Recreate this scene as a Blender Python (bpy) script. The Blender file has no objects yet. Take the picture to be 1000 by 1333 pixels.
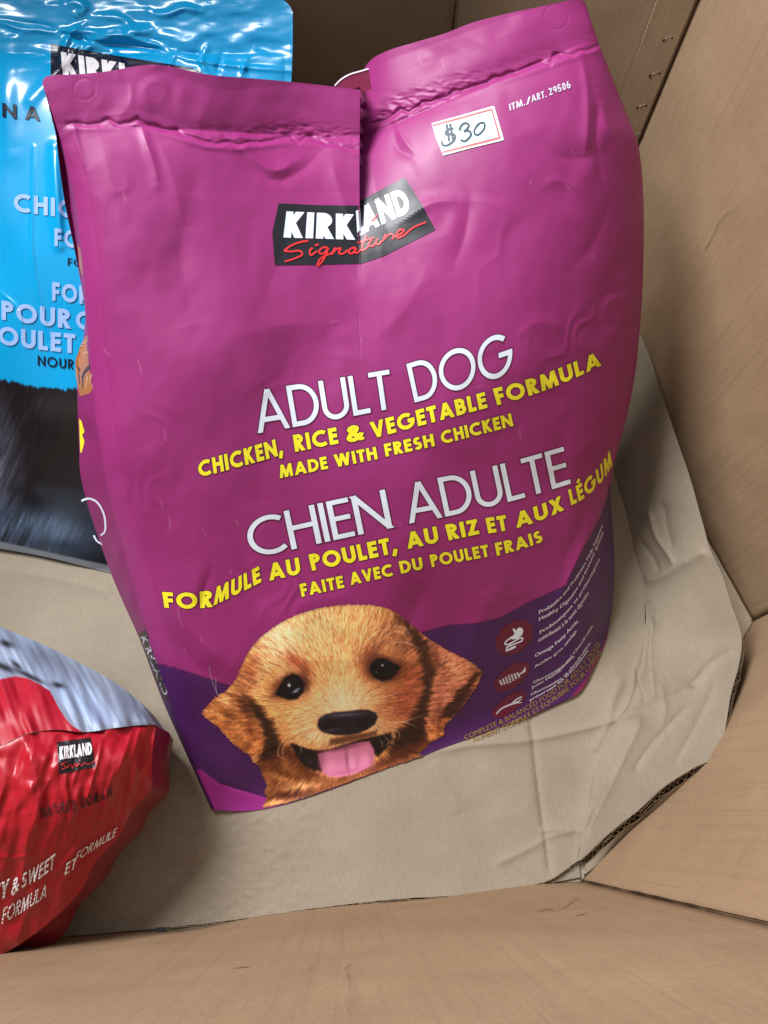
import bpy, math, random
import numpy as np

random.seed(7)
rng = np.random.default_rng(11)
S = bpy.context.scene
COL = S.collection

# ------------------------------------------------------------------ camera
H = 0.85                      # height of the lens above the cardboard sheet
F = 1000.0                    # focal length in pixels of a 1000 px wide picture
CX, CY = 500.0, 666.5
NAD = np.array([460.0 - CX, 1078.0 - CY, F])
nrm = NAD / np.linalg.norm(NAD)
UPc = -nrm
Yc = np.array([0, 0, 1.0]) - nrm * nrm[2]
Yc /= np.linalg.norm(Yc)
Xc = np.cross(Yc, UPc)
if Xc[0] < 0:
    Xc = -Xc
RW = np.array([Xc, Yc, UPc])  # camera axes (right, down, forward) -> world axes
CAMPOS = np.array([0.0, 0.0, H])

cam_d = bpy.data.cameras.new('camera')
cam = bpy.data.objects.new('camera', cam_d)
COL.objects.link(cam)
cam_d.sensor_fit = 'HORIZONTAL'
cam_d.sensor_width = 36.0
cam_d.lens = 36.0 * F / 1000.0
cam_d.clip_start = 0.01
cam_d.clip_end = 100.0
from mathutils import Matrix
xr, yd, zf = RW @ np.array([1, 0, 0.]), RW @ np.array([0, 1., 0]), RW @ np.array([0, 0, 1.])
M4 = Matrix.Identity(4)
for i in range(3):
    M4[i][0] = xr[i]; M4[i][1] = -yd[i]; M4[i][2] = -zf[i]; M4[i][3] = CAMPOS[i]
cam.matrix_world = M4
S.camera = cam

# ------------------------------------------------------------------ light
W = bpy.data.worlds.new('World')
S.world = W
W.use_nodes = True
bg = W.node_tree.nodes['Background']
bg.inputs['Color'].default_value = (0.82, 0.91, 1.0, 1)
bg.inputs['Strength'].default_value = 0.56

def area(name, loc, target, sx, sy, power, color):
    d = bpy.data.lights.new(name, 'AREA')
    d.shape = 'RECTANGLE'; d.size = sx; d.size_y = sy
    d.energy = power; d.color = color
    o = bpy.data.objects.new(name, d)
    COL.objects.link(o)
    o.location = loc
    from mathutils import Vector
    o.rotation_euler = (Vector(target) - Vector(loc)).to_track_quat('-Z', 'Y').to_euler()
    return o
area('overhead_light', (-1.15, 1.02, 2.1), (0.05, 0.3, 0.1), 1.1, 0.8, 104, (0.97, 0.98, 1.0))

S.view_settings.view_transform = 'Standard'
S.view_settings.look = 'None'
S.view_settings.exposure = 0.0
S.view_settings.gamma = 1.0
S.view_settings.use_curve_mapping = False

# ------------------------------------------------------------------ helpers
def rays(p):
    p = np.asarray(p, float)
    c = np.stack([p[..., 0] - CX, p[..., 1] - CY, np.full(p.shape[:-1], F)], -1) / F
    return c @ RW.T
def at(p, d):                       # point on the sight line p at camera depth d
    return CAMPOS + rays(p) * np.asarray(d)[..., None]
def on_z(p, z=0.0):                 # point on the sight line p at world height z
    r = rays(p)
    return CAMPOS + r * ((z - H) / r[..., 2])[..., None]
def depth_z(p, z=0.0):
    return (z - H) / rays(p)[..., 2]

def lin(c):
    c = np.asarray(c, float) / 255.0
    return np.where(c <= 0.04045, c / 12.92, ((c + 0.055) / 1.055) ** 2.4)

def spline(pts, n, power=1.0):      # Catmull-Rom through pts, n points evenly spaced along it
    P = np.asarray(pts, float)
    if len(P) == 2:
        t = np.linspace(0, 1, n)[:, None]
        return P[0] * (1 - t) + P[1] * t
    h = np.linalg.norm(np.diff(P, axis=0), axis=1)[:, None] + 1e-9; S_l = np.diff(P, axis=0) / h
    T = np.zeros_like(P); T[1:-1] = (S_l[:-1] * h[1:] + S_l[1:] * h[:-1]) / (h[:-1] + h[1:]); T[0] = S_l[0]; T[-1] = S_l[-1]
    t = np.linspace(0, 1, 24, endpoint=False)[:, None]; out = []
    for i in range(len(P) - 1):
        t2, t3 = t * t, t * t * t
        out.append((2 * t3 - 3 * t2 + 1) * P[i] + (t3 - 2 * t2 + t) * h[i] * T[i] + (3 * t2 - 2 * t3) * P[i + 1] + (t3 - t2) * h[i] * T[i + 1])
    out = np.vstack(out + [P[-1:]])
    return resample(out, n)
def resample(P, n):
    P = np.asarray(P, float)
    L = np.r_[0, np.cumsum(np.linalg.norm(np.diff(P, axis=0), axis=1))]
    s = np.linspace(0, L[-1], n)
    return np.stack([np.interp(s, L, P[:, k]) for k in range(P.shape[1])], 1)

def coons(left, right, top, bottom, nu, nv):
    """left/right run top to bottom, top/bottom run left to right; returns (nv, nu, k)"""
    l, r = spline(left, nv), spline(right, nv)
    t, b = spline(top, nu), spline(bottom, nu)
    u = np.linspace(0, 1, nu)[None, :, None]; v = np.linspace(0, 1, nv)[:, None, None]
    return ((1 - u) * l[:, None] + u * r[:, None] + (1 - v) * t[None] + v * b[None]
            - ((1 - u) * (1 - v) * l[0] + u * (1 - v) * r[0] + (1 - u) * v * l[-1] + u * v * r[-1]))

def seg_dist(X, Y, pts):            # distance to a polyline, and position along it 0..1
    best = np.full(X.shape, 1e9); pos = np.zeros(X.shape); side = np.zeros(X.shape)
    P = np.asarray(pts, float)
    L = np.r_[0, np.cumsum(np.linalg.norm(np.diff(P, axis=0), axis=1))]
    for i in range(len(P) - 1):
        a, b = P[i], P[i + 1]; d = b - a; n2 = d @ d + 1e-12
        t = np.clip(((X - a[0]) * d[0] + (Y - a[1]) * d[1]) / n2, 0, 1)
        dx, dy = X - a[0] - t * d[0], Y - a[1] - t * d[1]
        q = np.hypot(dx, dy)
        m = q < best
        best = np.where(m, q, best)
        pos = np.where(m, (L[i] + t * math.sqrt(n2)) / L[-1], pos)
        side = np.where(m, np.sign(d[0] * dy - d[1] * dx), side)
    return best, pos, side

def pip(X, Y, poly):
    P = np.asarray(poly, float); ins = np.zeros(X.shape, bool)
    for (x0, y0), (x1, y1) in zip(P, np.roll(P, -1, 0)):
        if y0 == y1: continue
        c = ((y0 > Y) != (y1 > Y)) & (X < (x1 - x0) * (Y - y0) / (y1 - y0) + x0)
        ins ^= c
    return ins
def sstep(a, b, x):
    t = np.clip((x - a) / (b - a), 0, 1)
    return t * t * (3 - 2 * t)

_lat = rng.standard_normal((256, 256))
def vnoise(x, y):
    xi = np.floor(x).astype(int); yi = np.floor(y).astype(int)
    fx, fy = x - xi, y - yi
    fx = fx * fx * (3 - 2 * fx); fy = fy * fy * (3 - 2 * fy)
    g = lambda i, j: _lat[i & 255, j & 255]
    return ((g(xi, yi) * (1 - fx) + g(xi + 1, yi) * fx) * (1 - fy) + (g(xi, yi + 1) * (1 - fx) + g(xi + 1, yi + 1) * fx) * fy)
def fbm(x, y, o=3):
    s = 0; a = 1.0
    for k in range(o):
        s = s + a * vnoise(x * 2 ** k + 17 * k, y * 2 ** k + 5 * k); a *= 0.5
    return s

def link(name, me, mat=None, parent=None):
    o = bpy.data.objects.new(name, me); COL.objects.link(o)
    if mat: me.materials.append(mat)
    if parent: o.parent = parent
    return o
def mesh(name, V, faces, mat, parent=None, col=None, uv=None, smooth=True):
    me = bpy.data.meshes.new(name)
    V = np.ascontiguousarray(np.asarray(V, float).reshape(-1, 3))
    if isinstance(faces, np.ndarray) and faces.ndim == 2:
        n, k = faces.shape
        me.vertices.add(len(V)); me.vertices.foreach_set('co', V.ravel())
        me.loops.add(n * k); me.loops.foreach_set('vertex_index', faces.astype(np.int32).ravel())
        me.polygons.add(n)
        me.polygons.foreach_set('loop_start', np.arange(0, n * k, k, dtype=np.int32))
        me.polygons.foreach_set('loop_total', np.full(n, k, dtype=np.int32))
        me.update(calc_edges=True)
    else:
        me.from_pydata([tuple(v) for v in V], [], [tuple(int(i) for i in f) for f in faces])
    me.validate()
    if smooth:
        me.polygons.foreach_set('use_smooth', np.ones(len(me.polygons), bool))
    if col is not None:
        a = me.color_attributes.new('print', 'FLOAT_COLOR', 'POINT')
        c = np.ones((len(V), 4)); c[:, :3] = np.asarray(col).reshape(-1, 3)
        a.data.foreach_set('color', c.ravel())
    if uv is not None:
        u = me.uv_layers.new(name='UVMap')
        li = np.zeros(len(me.loops), np.int32); me.loops.foreach_get('vertex_index', li)
        u.data.foreach_set('uv', np.asarray(uv).reshape(-1, 2)[li].ravel())
    return link(name, me, mat, parent)
def gfaces(nv, nu, mask=None, off=0):
    i = np.arange(nv * nu).reshape(nv, nu)
    f = np.stack([i[:-1, :-1], i[1:, :-1], i[1:, 1:], i[:-1, 1:]], -1).reshape(-1, 4)
    if mask is not None:
        f = f[mask.reshape(-1)]
    return f + off
def thing(name, label, cat, loc, group=None):
    o = bpy.data.objects.new(name, None); COL.objects.link(o)
    o.location = loc; o['label'] = label; o['category'] = cat
    o.empty_display_size = 0.05
    if group: o['group'] = group
    ROOT_OFF[o.name] = np.array(loc)
    return o
ROOT_OFF = {}
def keep(o, root):                  # parent without moving the world-space mesh
    o.parent = root
    o.matrix_parent_inverse = Matrix.Translation([-float(c) for c in ROOT_OFF[root.name]])

# ------------------------------------------------------------------ materials
def new_mat(name):
    m = bpy.data.materials.new(name); m.use_nodes = True
    nt = m.node_tree; b = nt.nodes['Principled BSDF']
    return m, nt, b
def N(nt, t, **kw):
    n = nt.nodes.new(t)
    for k, v in kw.items():
        if k in n.inputs: n.inputs[k].default_value = v
        else: setattr(n, k, v)
    return n
def film(name, rough, spec=0.5, coat=0.0, coat_rough=0.1, bump=0.03, scale=220.0, color=None, crinkle=0.12, cscale=7.0):
    m, nt, b = new_mat(name)
    tc = N(nt, 'ShaderNodeTexCoord')
    nz = N(nt, 'ShaderNodeTexNoise', Scale=scale, Detail=4.0)
    nt.links.new(tc.outputs['Object'], nz.inputs['Vector'])
    if color is None:
        at_ = N(nt, 'ShaderNodeAttribute', attribute_name='print')
        nt.links.new(at_.outputs['Color'], b.inputs['Base Color'])
    else:
        b.inputs['Base Color'].default_value = (*color, 1)
    big = N(nt, 'ShaderNodeTexNoise', Scale=18.0, Detail=5.0)
    nt.links.new(tc.outputs['Object'], big.inputs['Vector'])
    mr = N(nt, 'ShaderNodeMapRange'); mr.inputs['From Min'].default_value = 0.3; mr.inputs['From Max'].default_value = 0.7
    mr.inputs['To Min'].default_value = rough - 0.06; mr.inputs['To Max'].default_value = rough + 0.08
    nt.links.new(big.outputs['Fac'], mr.inputs['Value'])
    nt.links.new(mr.outputs['Result'], b.inputs['Roughness'])
    b.inputs['Specular IOR Level'].default_value = spec
    b.inputs['Coat Weight'].default_value = coat
    b.inputs['Coat Roughness'].default_value = coat_rough
    if bump:
        bp = N(nt, 'ShaderNodeBump', Strength=bump, Distance=0.002)
        nt.links.new(nz.outputs['Fac'], bp.inputs['Height'])
        if crinkle:
            rg = N(nt, 'ShaderNodeTexNoise', Scale=cscale, Detail=2.5); rg.noise_type = 'RIDGED_MULTIFRACTAL'; rg.inputs['Distortion'].default_value = .35
            mp = N(nt, 'ShaderNodeMapping'); mp.inputs['Rotation'].default_value = (.4, .2, .5); mp.inputs['Scale'].default_value = (1.5, .8, .9)
            nt.links.new(tc.outputs['Object'], mp.inputs['Vector']); nt.links.new(mp.outputs['Vector'], rg.inputs['Vector'])
            b2 = N(nt, 'ShaderNodeBump', Strength=crinkle, Distance=0.012)
            nt.links.new(rg.outputs['Fac'], b2.inputs['Height']); nt.links.new(b2.outputs['Normal'], bp.inputs['Normal'])
        nt.links.new(bp.outputs['Normal'], b.inputs['Normal'])
    return m
def ink(name, rgb, rough=0.42, spec=0.5):
    m, nt, b = new_mat(name)
    tc = N(nt, 'ShaderNodeTexCoord'); nz = N(nt, 'ShaderNodeTexNoise', Scale=300.0, Detail=3.0)
    nt.links.new(tc.outputs['Object'], nz.inputs['Vector'])
    mx = N(nt, 'ShaderNodeMix', data_type='RGBA')
    c = lin(rgb)
    mx.inputs[6].default_value = (*(c * 0.93), 1); mx.inputs[7].default_value = (*np.minimum(c * 1.05, 1), 1)
    nt.links.new(nz.outputs['Fac'], mx.inputs[0]); nt.links.new(mx.outputs[2], b.inputs['Base Color'])
    b.inputs['Roughness'].default_value = rough; b.inputs['Specular IOR Level'].default_value = spec
    return m
def cardboard(name, base, dark, flute=0.5, pitch=140.0):
    """UV in metres: u along the panel, v along the flutes"""
    m, nt, b = new_mat(name)
    uv = N(nt, 'ShaderNodeUVMap', uv_map='UVMap')
    def noise(sx, sy, scale, detail=4.0, rough=0.6):
        mp = N(nt, 'ShaderNodeMapping'); mp.inputs['Scale'].default_value = (sx, sy, 1)
        nt.links.new(uv.outputs['UV'], mp.inputs['Vector'])
        n = N(nt, 'ShaderNodeTexNoise', Scale=scale, Detail=detail, Roughness=rough)
        nt.links.new(mp.outputs['Vector'], n.inputs['Vector']); return n
    blot = noise(1, 1, 9.0, 6.0)
    fib = noise(1, 0.35, 380.0, 3.0)
    flu = noise(1, 0.02, pitch, 2.0)
    speck = noise(1, 1, 900.0, 2.0)
    r1 = N(nt, 'ShaderNodeValToRGB')
    r1.color_ramp.elements[0].position = 0.3; r1.color_ramp.elements[1].position = 0.72
    r1.color_ramp.elements[0].color = (*dark, 1); r1.color_ramp.elements[1].color = (*base, 1)
    nt.links.new(blot.outputs['Fac'], r1.inputs['Fac'])
    def mulby(src, fac_node, lo, hi):
        mr = N(nt, 'ShaderNodeMapRange'); mr.inputs['From Min'].default_value = 0.3; mr.inputs['From Max'].default_value = 0.7
        mr.inputs['To Min'].default_value = lo; mr.inputs['To Max'].default_value = hi
        nt.links.new(fac_node.outputs['Fac'], mr.inputs['Value'])
        v = N(nt, 'ShaderNodeVectorMath', operation='SCALE')
        nt.links.new(src, v.inputs[0]); nt.links.new(mr.outputs['Result'], v.inputs['Scale'])
        return v.outputs[0]
    c = mulby(r1.outputs['Color'], fib, 0.93, 1.06)
    c = mulby(c, flu, 1.0 - 0.10 * flute, 1.0 + 0.08 * flute)
    c = mulby(c, speck, 0.93, 1.06)
    if flute > .4:
        sx = N(nt, 'ShaderNodeSeparateXYZ'); nt.links.new(uv.outputs['UV'], sx.inputs[0])
        wob = noise(1, .15, 9.0, 1.0)
        m1 = N(nt, 'ShaderNodeMath', operation='MULTIPLY_ADD'); m1.inputs[1].default_value = 74.0; nt.links.new(sx.outputs[0], m1.inputs[0])
        m0 = N(nt, 'ShaderNodeMath', operation='MULTIPLY'); m0.inputs[1].default_value = 0.9; nt.links.new(wob.outputs['Fac'], m0.inputs[0]); nt.links.new(m0.outputs[0], m1.inputs[2])
        m2 = N(nt, 'ShaderNodeMath', operation='PINGPONG'); m2.inputs[1].default_value = 0.5; nt.links.new(m1.outputs[0], m2.inputs[0])
        msk = noise(1, .22, 30.0, 3.0)
        m3 = N(nt, 'ShaderNodeMapRange'); m3.inputs['From Min'].default_value = 0.0; m3.inputs['From Max'].default_value = 0.11; m3.inputs['To Min'].default_value = 1.0; m3.inputs['To Max'].default_value = 0.0
        nt.links.new(m2.outputs[0], m3.inputs['Value'])
        m4 = N(nt, 'ShaderNodeMapRange'); m4.inputs['From Min'].default_value = 0.46; m4.inputs['From Max'].default_value = 0.62; m4.inputs['To Max'].default_value = 0.12; nt.links.new(msk.outputs['Fac'], m4.inputs['Value'])
        m5 = N(nt, 'ShaderNodeMath', operation='MULTIPLY'); nt.links.new(m3.outputs['Result'], m5.inputs[0]); nt.links.new(m4.outputs['Result'], m5.inputs[1])
        m6 = N(nt, 'ShaderNodeMath', operation='SUBTRACT'); m6.inputs[0].default_value = 1.0; nt.links.new(m5.outputs[0], m6.inputs[1])
        v = N(nt, 'ShaderNodeVectorMath', operation='SCALE'); nt.links.new(c, v.inputs[0]); nt.links.new(m6.outputs[0], v.inputs['Scale']); c = v.outputs[0]
    nt.links.new(c, b.inputs['Base Color'])
    b.inputs['Roughness'].default_value = 0.78
    b.inputs['Specular IOR Level'].default_value = 0.25
    ad = N(nt, 'ShaderNodeMath', operation='MULTIPLY_ADD'); ad.inputs[1].default_value = flute
    nt.links.new(flu.outputs['Fac'], ad.inputs[0]); nt.links.new(fib.outputs['Fac'], ad.inputs[2])
    bp = N(nt, 'ShaderNodeBump', Strength=0.16, Distance=0.0012)
    nt.links.new(ad.outputs[0], bp.inputs['Height']); nt.links.new(bp.outputs['Normal'], b.inputs['Normal'])
    return m

M_WALL = cardboard('kraft_wall', (0.355, 0.235, 0.140), (0.31, 0.20, 0.116), flute=0.42, pitch=160)
M_LINER = cardboard('kraft_sheet', (0.295, 0.243, 0.18), (0.25, 0.204, 0.148), flute=0.12, pitch=90)
M_EDGE = cardboard('kraft_edge', (0.46, 0.38, 0.27), (0.34, 0.27, 0.185), flute=0.1)
M_DARKLINE = ink('kraft_gap', (58, 42, 28), 0.9, 0.1)
M_METAL = ink('wire', (150, 145, 138), 0.35, 0.8)
M_FILM = film('matte_film', 0.47, 0.42, bump=0.035, scale=260, crinkle=.10)
M_FILM_G = film('gloss_film', 0.24, 0.5, coat=0.3, coat_rough=0.06, bump=0.015, scale=140, crinkle=.16, cscale=11.0)
M_FILM_R = film('satin_film', 0.42, 0.45, coat=0.2, coat_rough=0.25, bump=0.02, scale=160, crinkle=.08, cscale=14.0)
M_WHITE = ink('pale_ink', (224, 234, 247), 0.42)
M_WHITE2 = ink('soft_white_ink', (205, 200, 212), 0.42)
M_YELLOW = ink('yellow_ink', (245, 236, 44), 0.42)
M_OUT = ink('outline_ink', (92, 26, 66), 0.45)
M_BLACK = ink('black_ink', (26, 24, 32), 0.42)
M_RED = ink('red_ink', (222, 44, 48), 0.42)
M_GOLD = ink('gold_ink', (142, 110, 60), 0.42)
M_ICON = ink('icon_ink', (100, 15, 48), 0.42)
M_PAPER = ink('sticker_paper', (222, 232, 232), 0.55)
M_PEN = ink('pen_ink', (28, 30, 58), 0.5)
M_SEAMWHITE = ink('film_edge', (225, 200, 215), 0.5)
M_GLYPH_BLUE = ink('pale_blue_ink', (150, 180, 226), 0.25)
M_NAVY = ink('navy_ink', (20, 24, 44), 0.25)
M_GWHITE = ink('gloss_white_ink', (228, 222, 226), 0.25)

# ------------------------------------------------------------------ lettering (stroke capitals)
def arc(cx, cy, rx, ry, a0, a1, n=22):
    a = np.radians(np.linspace(a0, a1, n))
    return [(cx + rx * math.cos(t), cy + ry * math.sin(t)) for t in a]
def glyph(ch, w):
    """strokes as (points, extend_start, extend_end) for a capital of height 1, and its width"""
    h = w / 2; b = 1 - h; E = 0.25
    bold = w > 0.15
    k = 1.0 + (0.12 if bold else 0)
    if ch == 'A':
        W_ = 0.80 * k; m = W_ / 2; l = h * 1.0
        return [([(l, 0), (m, 1 - 0.15 * w)], E, 0.0), ([(m, 1 - 0.15 * w), (W_ - l, 0)], 0.0, E), ([(W_ * .22, .29), (W_ * .78, .29)], 0, 0)], W_
    if ch == 'B':
        W_ = .56 * k; r1 = .235 if bold else .25
        return [([(h, 0), (h, 1)], 0, 0), ([(h, b)] + arc(W_ - h - .22, .75 - h / 2 + .005, .18, .25 - h / 2 - .005, 90, -90) + [(h, .5)], 0, 0),
                ([(h, .5)] + arc(W_ - h - .2, .25 + h / 2, .2, .25 - h / 2, 90, -90) + [(h, h)], 0, 0)], W_
    if ch in 'C':
        W_ = .80 * k
        return [(arc(.5 * k, .5, .5 * k - h, .5 - h, 52, 308, 40), 0, 0)], W_
    if ch == 'G':
        W_ = .93 * k
        return [(arc(.48 * k, .5, .48 * k - h, .5 - h, 48, 352, 44) + [(.96 * k - h, .5), (.58 * k, .5)], 0, 0)], .96 * k
    if ch == 'D':
        W_ = .72 * k
        return [([(h, 0), (h, 1)], 0, 0), ([(h, b)] + arc(W_ - h - .38, .5, .38, .5 - h, 90, -90, 30) + [(h, h)], 0, 0)], W_
    if ch in 'EÉ':
        W_ = .47 * k
        s = [([(h, 0), (h, 1)], 0, 0), ([(h, b), (W_, b)], 0, 0), ([(h, .52), (W_ * .95, .52)], 0, 0), ([(h, h), (W_, h)], 0, 0)]
        if ch == 'É': s.append(([(W_ * .4, 1.1), (W_ * .75, 1.3)], 0, 0, 'free'))
        return s, W_
    if ch == 'F':
        W_ = .45 * k
        return [([(h, 0), (h, 1)], 0, 0), ([(h, b), (W_, b)], 0, 0), ([(h, .49), (W_ * .93, .49)], 0, 0)], W_
    if ch == 'H':
        W_ = .66 * k
        return [([(h, 0), (h, 1)], 0, 0), ([(W_ - h, 0), (W_ - h, 1)], 0, 0), ([(h, .53), (W_ - h, .53)], 0, 0)], W_
    if ch == 'I':
        return [([(h, 0), (h, 1)], 0, 0)], w
    if ch == 'K':
        W_ = .62 * k
        return [([(h, 0), (h, 1)], 0, 0), ([(h, .42), (W_ - h * 1.25, 1)], 0, E), ([(h + (W_ - 2 * h) * .25, .58), (W_ - h * 1.1, 0)], 0, E)], W_
    if ch == 'L':
        W_ = .43 * k
        return [([(h, 0), (h, 1)], 0, 0), ([(h, h), (W_, h)], 0, 0)], W_
    if ch == 'M':
        W_ = .9 * k; l = h * 1.02
        return [([(l, 0), (.16 * W_ + h * .4, 1)], E, E), ([(.16 * W_ + h * .4, 1 - .1 * w), (W_ / 2, .1)], .12, E * .4), ([(W_ / 2, .1), (W_ - .16 * W_ - h * .4, 1 - .1 * w)], E * .4, .12),
                ([(W_ - .16 * W_ - h * .4, 1), (W_ - l, 0)], E, E)], W_
    if ch == 'N':
        W_ = .74 * k
        return [([(h, 0), (h, 1)], 0, 0), ([(h, 1 - .4 * w), (W_ - h, .4 * w)], .12, .12), ([(W_ - h, 0), (W_ - h, 1)], 0, 0)], W_
    if ch == 'O':
        W_ = 1.0 * k if not bold else 1.02
        return [(arc(W_ / 2, .5, W_ / 2 - h, .5 - h, 0, 360, 48), 0, 0)], W_
    if ch == '0':
        return [(arc(.29, .5, .29 - h, .5 - h, 0, 360, 40), 0, 0)], .58
    if ch in 'PR':
        W_ = .52 * k; r = .27
        s = [([(h, 0), (h, 1)], 0, 0), ([(h, b)] + arc(W_ - h - .2, .72, .2, .28 - h, 90, -90) + [(h, .44 + h)], 0, 0)]
        if ch == 'R': s.append(([(W_ * .42, .48), (W_ - h * .6, 0)], 0, E)); W_ += .04
        return s, W_
    if ch == 'S':
        W_ = .52 * k; c = W_ / 2; rx = c - h
        up = arc(c, .75 - h / 2 + .0, rx * .9, .25 - h / 2, 35, 270, 20)
        dn = arc(c, .25 + h / 2, rx, .25 - h / 2, 90, -148, 20)
        return [(up + dn[1:], 0, 0)], W_
    if ch == 'T':
        W_ = .52 * k
        return [([(W_ / 2, 0), (W_ / 2, 1)], 0, 0), ([(0, b), (W_, b)], 0, 0)], W_
    if ch == 'U':
        W_ = .66 * k; r = W_ / 2 - h
        return [([(h, 1)] + arc(W_ / 2, r + h, r, r, 180, 360, 24) + [(W_ - h, 1)], 0, 0)], W_
    if ch == 'V':
        W_ = .74 * k; l = h
        return [([(l, 1), (W_ / 2, .15 * w)], E, .05), ([(W_ / 2, .15 * w), (W_ - l, 1)], .05, E)], W_
    if ch == 'W':
        W_ = 1.06 * k; l = h
        return [([(l, 1), (W_ * .29, .1 * w)], E, .05), ([(W_ * .29, .1 * w), (W_ / 2, .98)], .05, .02), ([(W_ / 2, .98), (W_ * .71, .1 * w)], .02, .05), ([(W_ * .71, .1 * w), (W_ - l, 1)], .05, E)], W_
    if ch == 'X':
        W_ = .66 * k; l = h * 1.1
        return [([(l, 0), (W_ - l, 1)], E, E), ([(l, 1), (W_ - l, 0)], E, E)], W_
    if ch == 'Y':
        W_ = .64 * k; l = h * 1.1
        return [([(l, 1), (W_ / 2, .45)], E, 0), ([(W_ - l, 1), (W_ / 2, .45)], E, 0), ([(W_ / 2, .5), (W_ / 2, 0)], 0, 0)], W_
    if ch == 'Z':
        W_ = .56 * k
        return [([(0.02, b), (W_ - .02, b)], 0, 0), ([(W_ - h * 1.3, 1 - .3 * w), (h * 1.3, .3 * w)], .08, .08), ([(0, h), (W_, h)], 0, 0)], W_
    if ch == ',':
        return [([(w * .75, w * 1.0), (w * .1, -.18)], 0, 0, 'free')], w * 1.1
    if ch == '.':
        return [([(h, 0), (h, w)], 0, 0)], w
    if ch == "'":
        return [([(h, .7), (h, 1)], 0, 0)], w
    if ch == '/':
        return [([(h * .5, 0), (.36, 1)], E, E)], .4
    if ch == '&':
        return [([(.72, .0), (.3, .55), (.2, .72)] + arc(.34, .76, .15, .24 - h, 190, -10, 14) + [(.44, .62), (.2, .45)] + arc(.31, .27, .31 - h, .27 - h, 140, 300, 16) + [(.56, .2), (.7, .45)], 0, 0)], .76
    if ch == '2':
        return [(arc(.28, .72, .28 - h, .28 - h, 170, -30, 18) + [(h, h), (.56, h)], 0, 0)], .58
    if ch == '9':
        return [(arc(.29, .68, .29 - h, .32 - h, 0, 360, 28), 0, 0), (arc(.29, .62, .29 - h, .62 - h, 0, -70, 14), 0, 0)], .58
    if ch == '6':
        return [(arc(.29, .32, .29 - h, .32 - h, 0, 360, 28), 0, 0), (arc(.29, .38, .29 - h, .62 - h, 180, 70, 14), 0, 0)], .58
    if ch == '5':
        return [([(.52, b), (.16, b), (.1, .5)] + arc(.27, .32, .29 - h, .32 - h, 120, -150, 22), 0, 0)], .58
    return [], .3

def expand(pts, w, e0, e1, maxseg=0.09, nsplit=1):
    """a polyline of width w as quads"""
    P = np.asarray(pts, float)
    keepm = np.r_[True, np.linalg.norm(np.diff(P, axis=0), axis=1) > 1e-6]; P = P[keepm]
    closed = np.linalg.norm(P[0] - P[-1]) < 1e-6
    d0 = (P[1] - P[0]) / np.linalg.norm(P[1] - P[0]); d1 = (P[-1] - P[-2]) / np.linalg.norm(P[-1] - P[-2])
    if not closed:
        P = P.copy(); P[0] -= d0 * e0; P[-1] += d1 * e1
    D = np.diff(P, axis=0); D /= np.linalg.norm(D, axis=1)[:, None]
    Nn = np.stack([-D[:, 1], D[:, 0]], 1)
    off = []
    for i in range(len(P)):
        if closed and i in (0, len(P) - 1): a, b_ = Nn[-1], Nn[0]
        else: a, b_ = Nn[max(i - 1, 0)], Nn[min(i, len(Nn) - 1)]
        m = a + b_; m2 = m @ m
        off.append(m * min(2 / max(m2, 1e-6), 1.6) if m2 > 1e-6 else a)
    off = np.array(off) * w / 2
    quads = []
    for i in range(len(P) - 1):
        n = max(1, int(math.ceil(np.linalg.norm(P[i + 1] - P[i]) / maxseg)))
        for k in range(n):
            t0, t1 = k / n, (k + 1) / n
            a, c = P[i] * (1 - t0) + P[i + 1] * t0, P[i] * (1 - t1) + P[i + 1] * t1
            oa, oc = off[i] * (1 - t0) + off[i + 1] * t0, off[i] * (1 - t1) + off[i + 1] * t1
            nw = nsplit
            for q_ in range(nw):
                g0, g1 = 1 - 2 * q_ / nw, 1 - 2 * (q_ + 1) / nw
                quads.append([a + oa * g0, a + oa * g1, c + oc * g1, c + oc * g0])
    return quads
def clip_y(poly, lo, hi):
    for lim, sgn in ((lo, 1), (hi, -1)):
        out = []
        for p, q in zip(poly, poly[1:] + poly[:1]):
            ip, iq = sgn * (p[1] - lim) >= 0, sgn * (q[1] - lim) >= 0
            if ip: out.append(p)
            if ip != iq:
                t = (lim - p[1]) / (q[1] - p[1]); out.append(p + (q - p) * t)
        poly = out
        if len(poly) < 3: return []
    return poly
def word_polys(text, w, space=0.09, grow=0.0):
    """list of (layer, polygon) in cap-height units and the total width"""
    x = 0; out = []; lay = 0
    for ch in text:
        if ch == ' ': x += .34; continue
        st, gw = glyph(ch, w)
        for s in st:
            free = len(s) > 3
            for q in expand(s[0], w + 2 * grow, s[1] + grow, s[2] + grow, 0.08, 2):
                q = [p + np.array([x, 0]) for p in q]
                q = q if free else clip_y(q, -grow, 1 + grow)
                if q: out.append((lay, q))
            lay += 1
        x += gw + space
    return out, x - space

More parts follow.
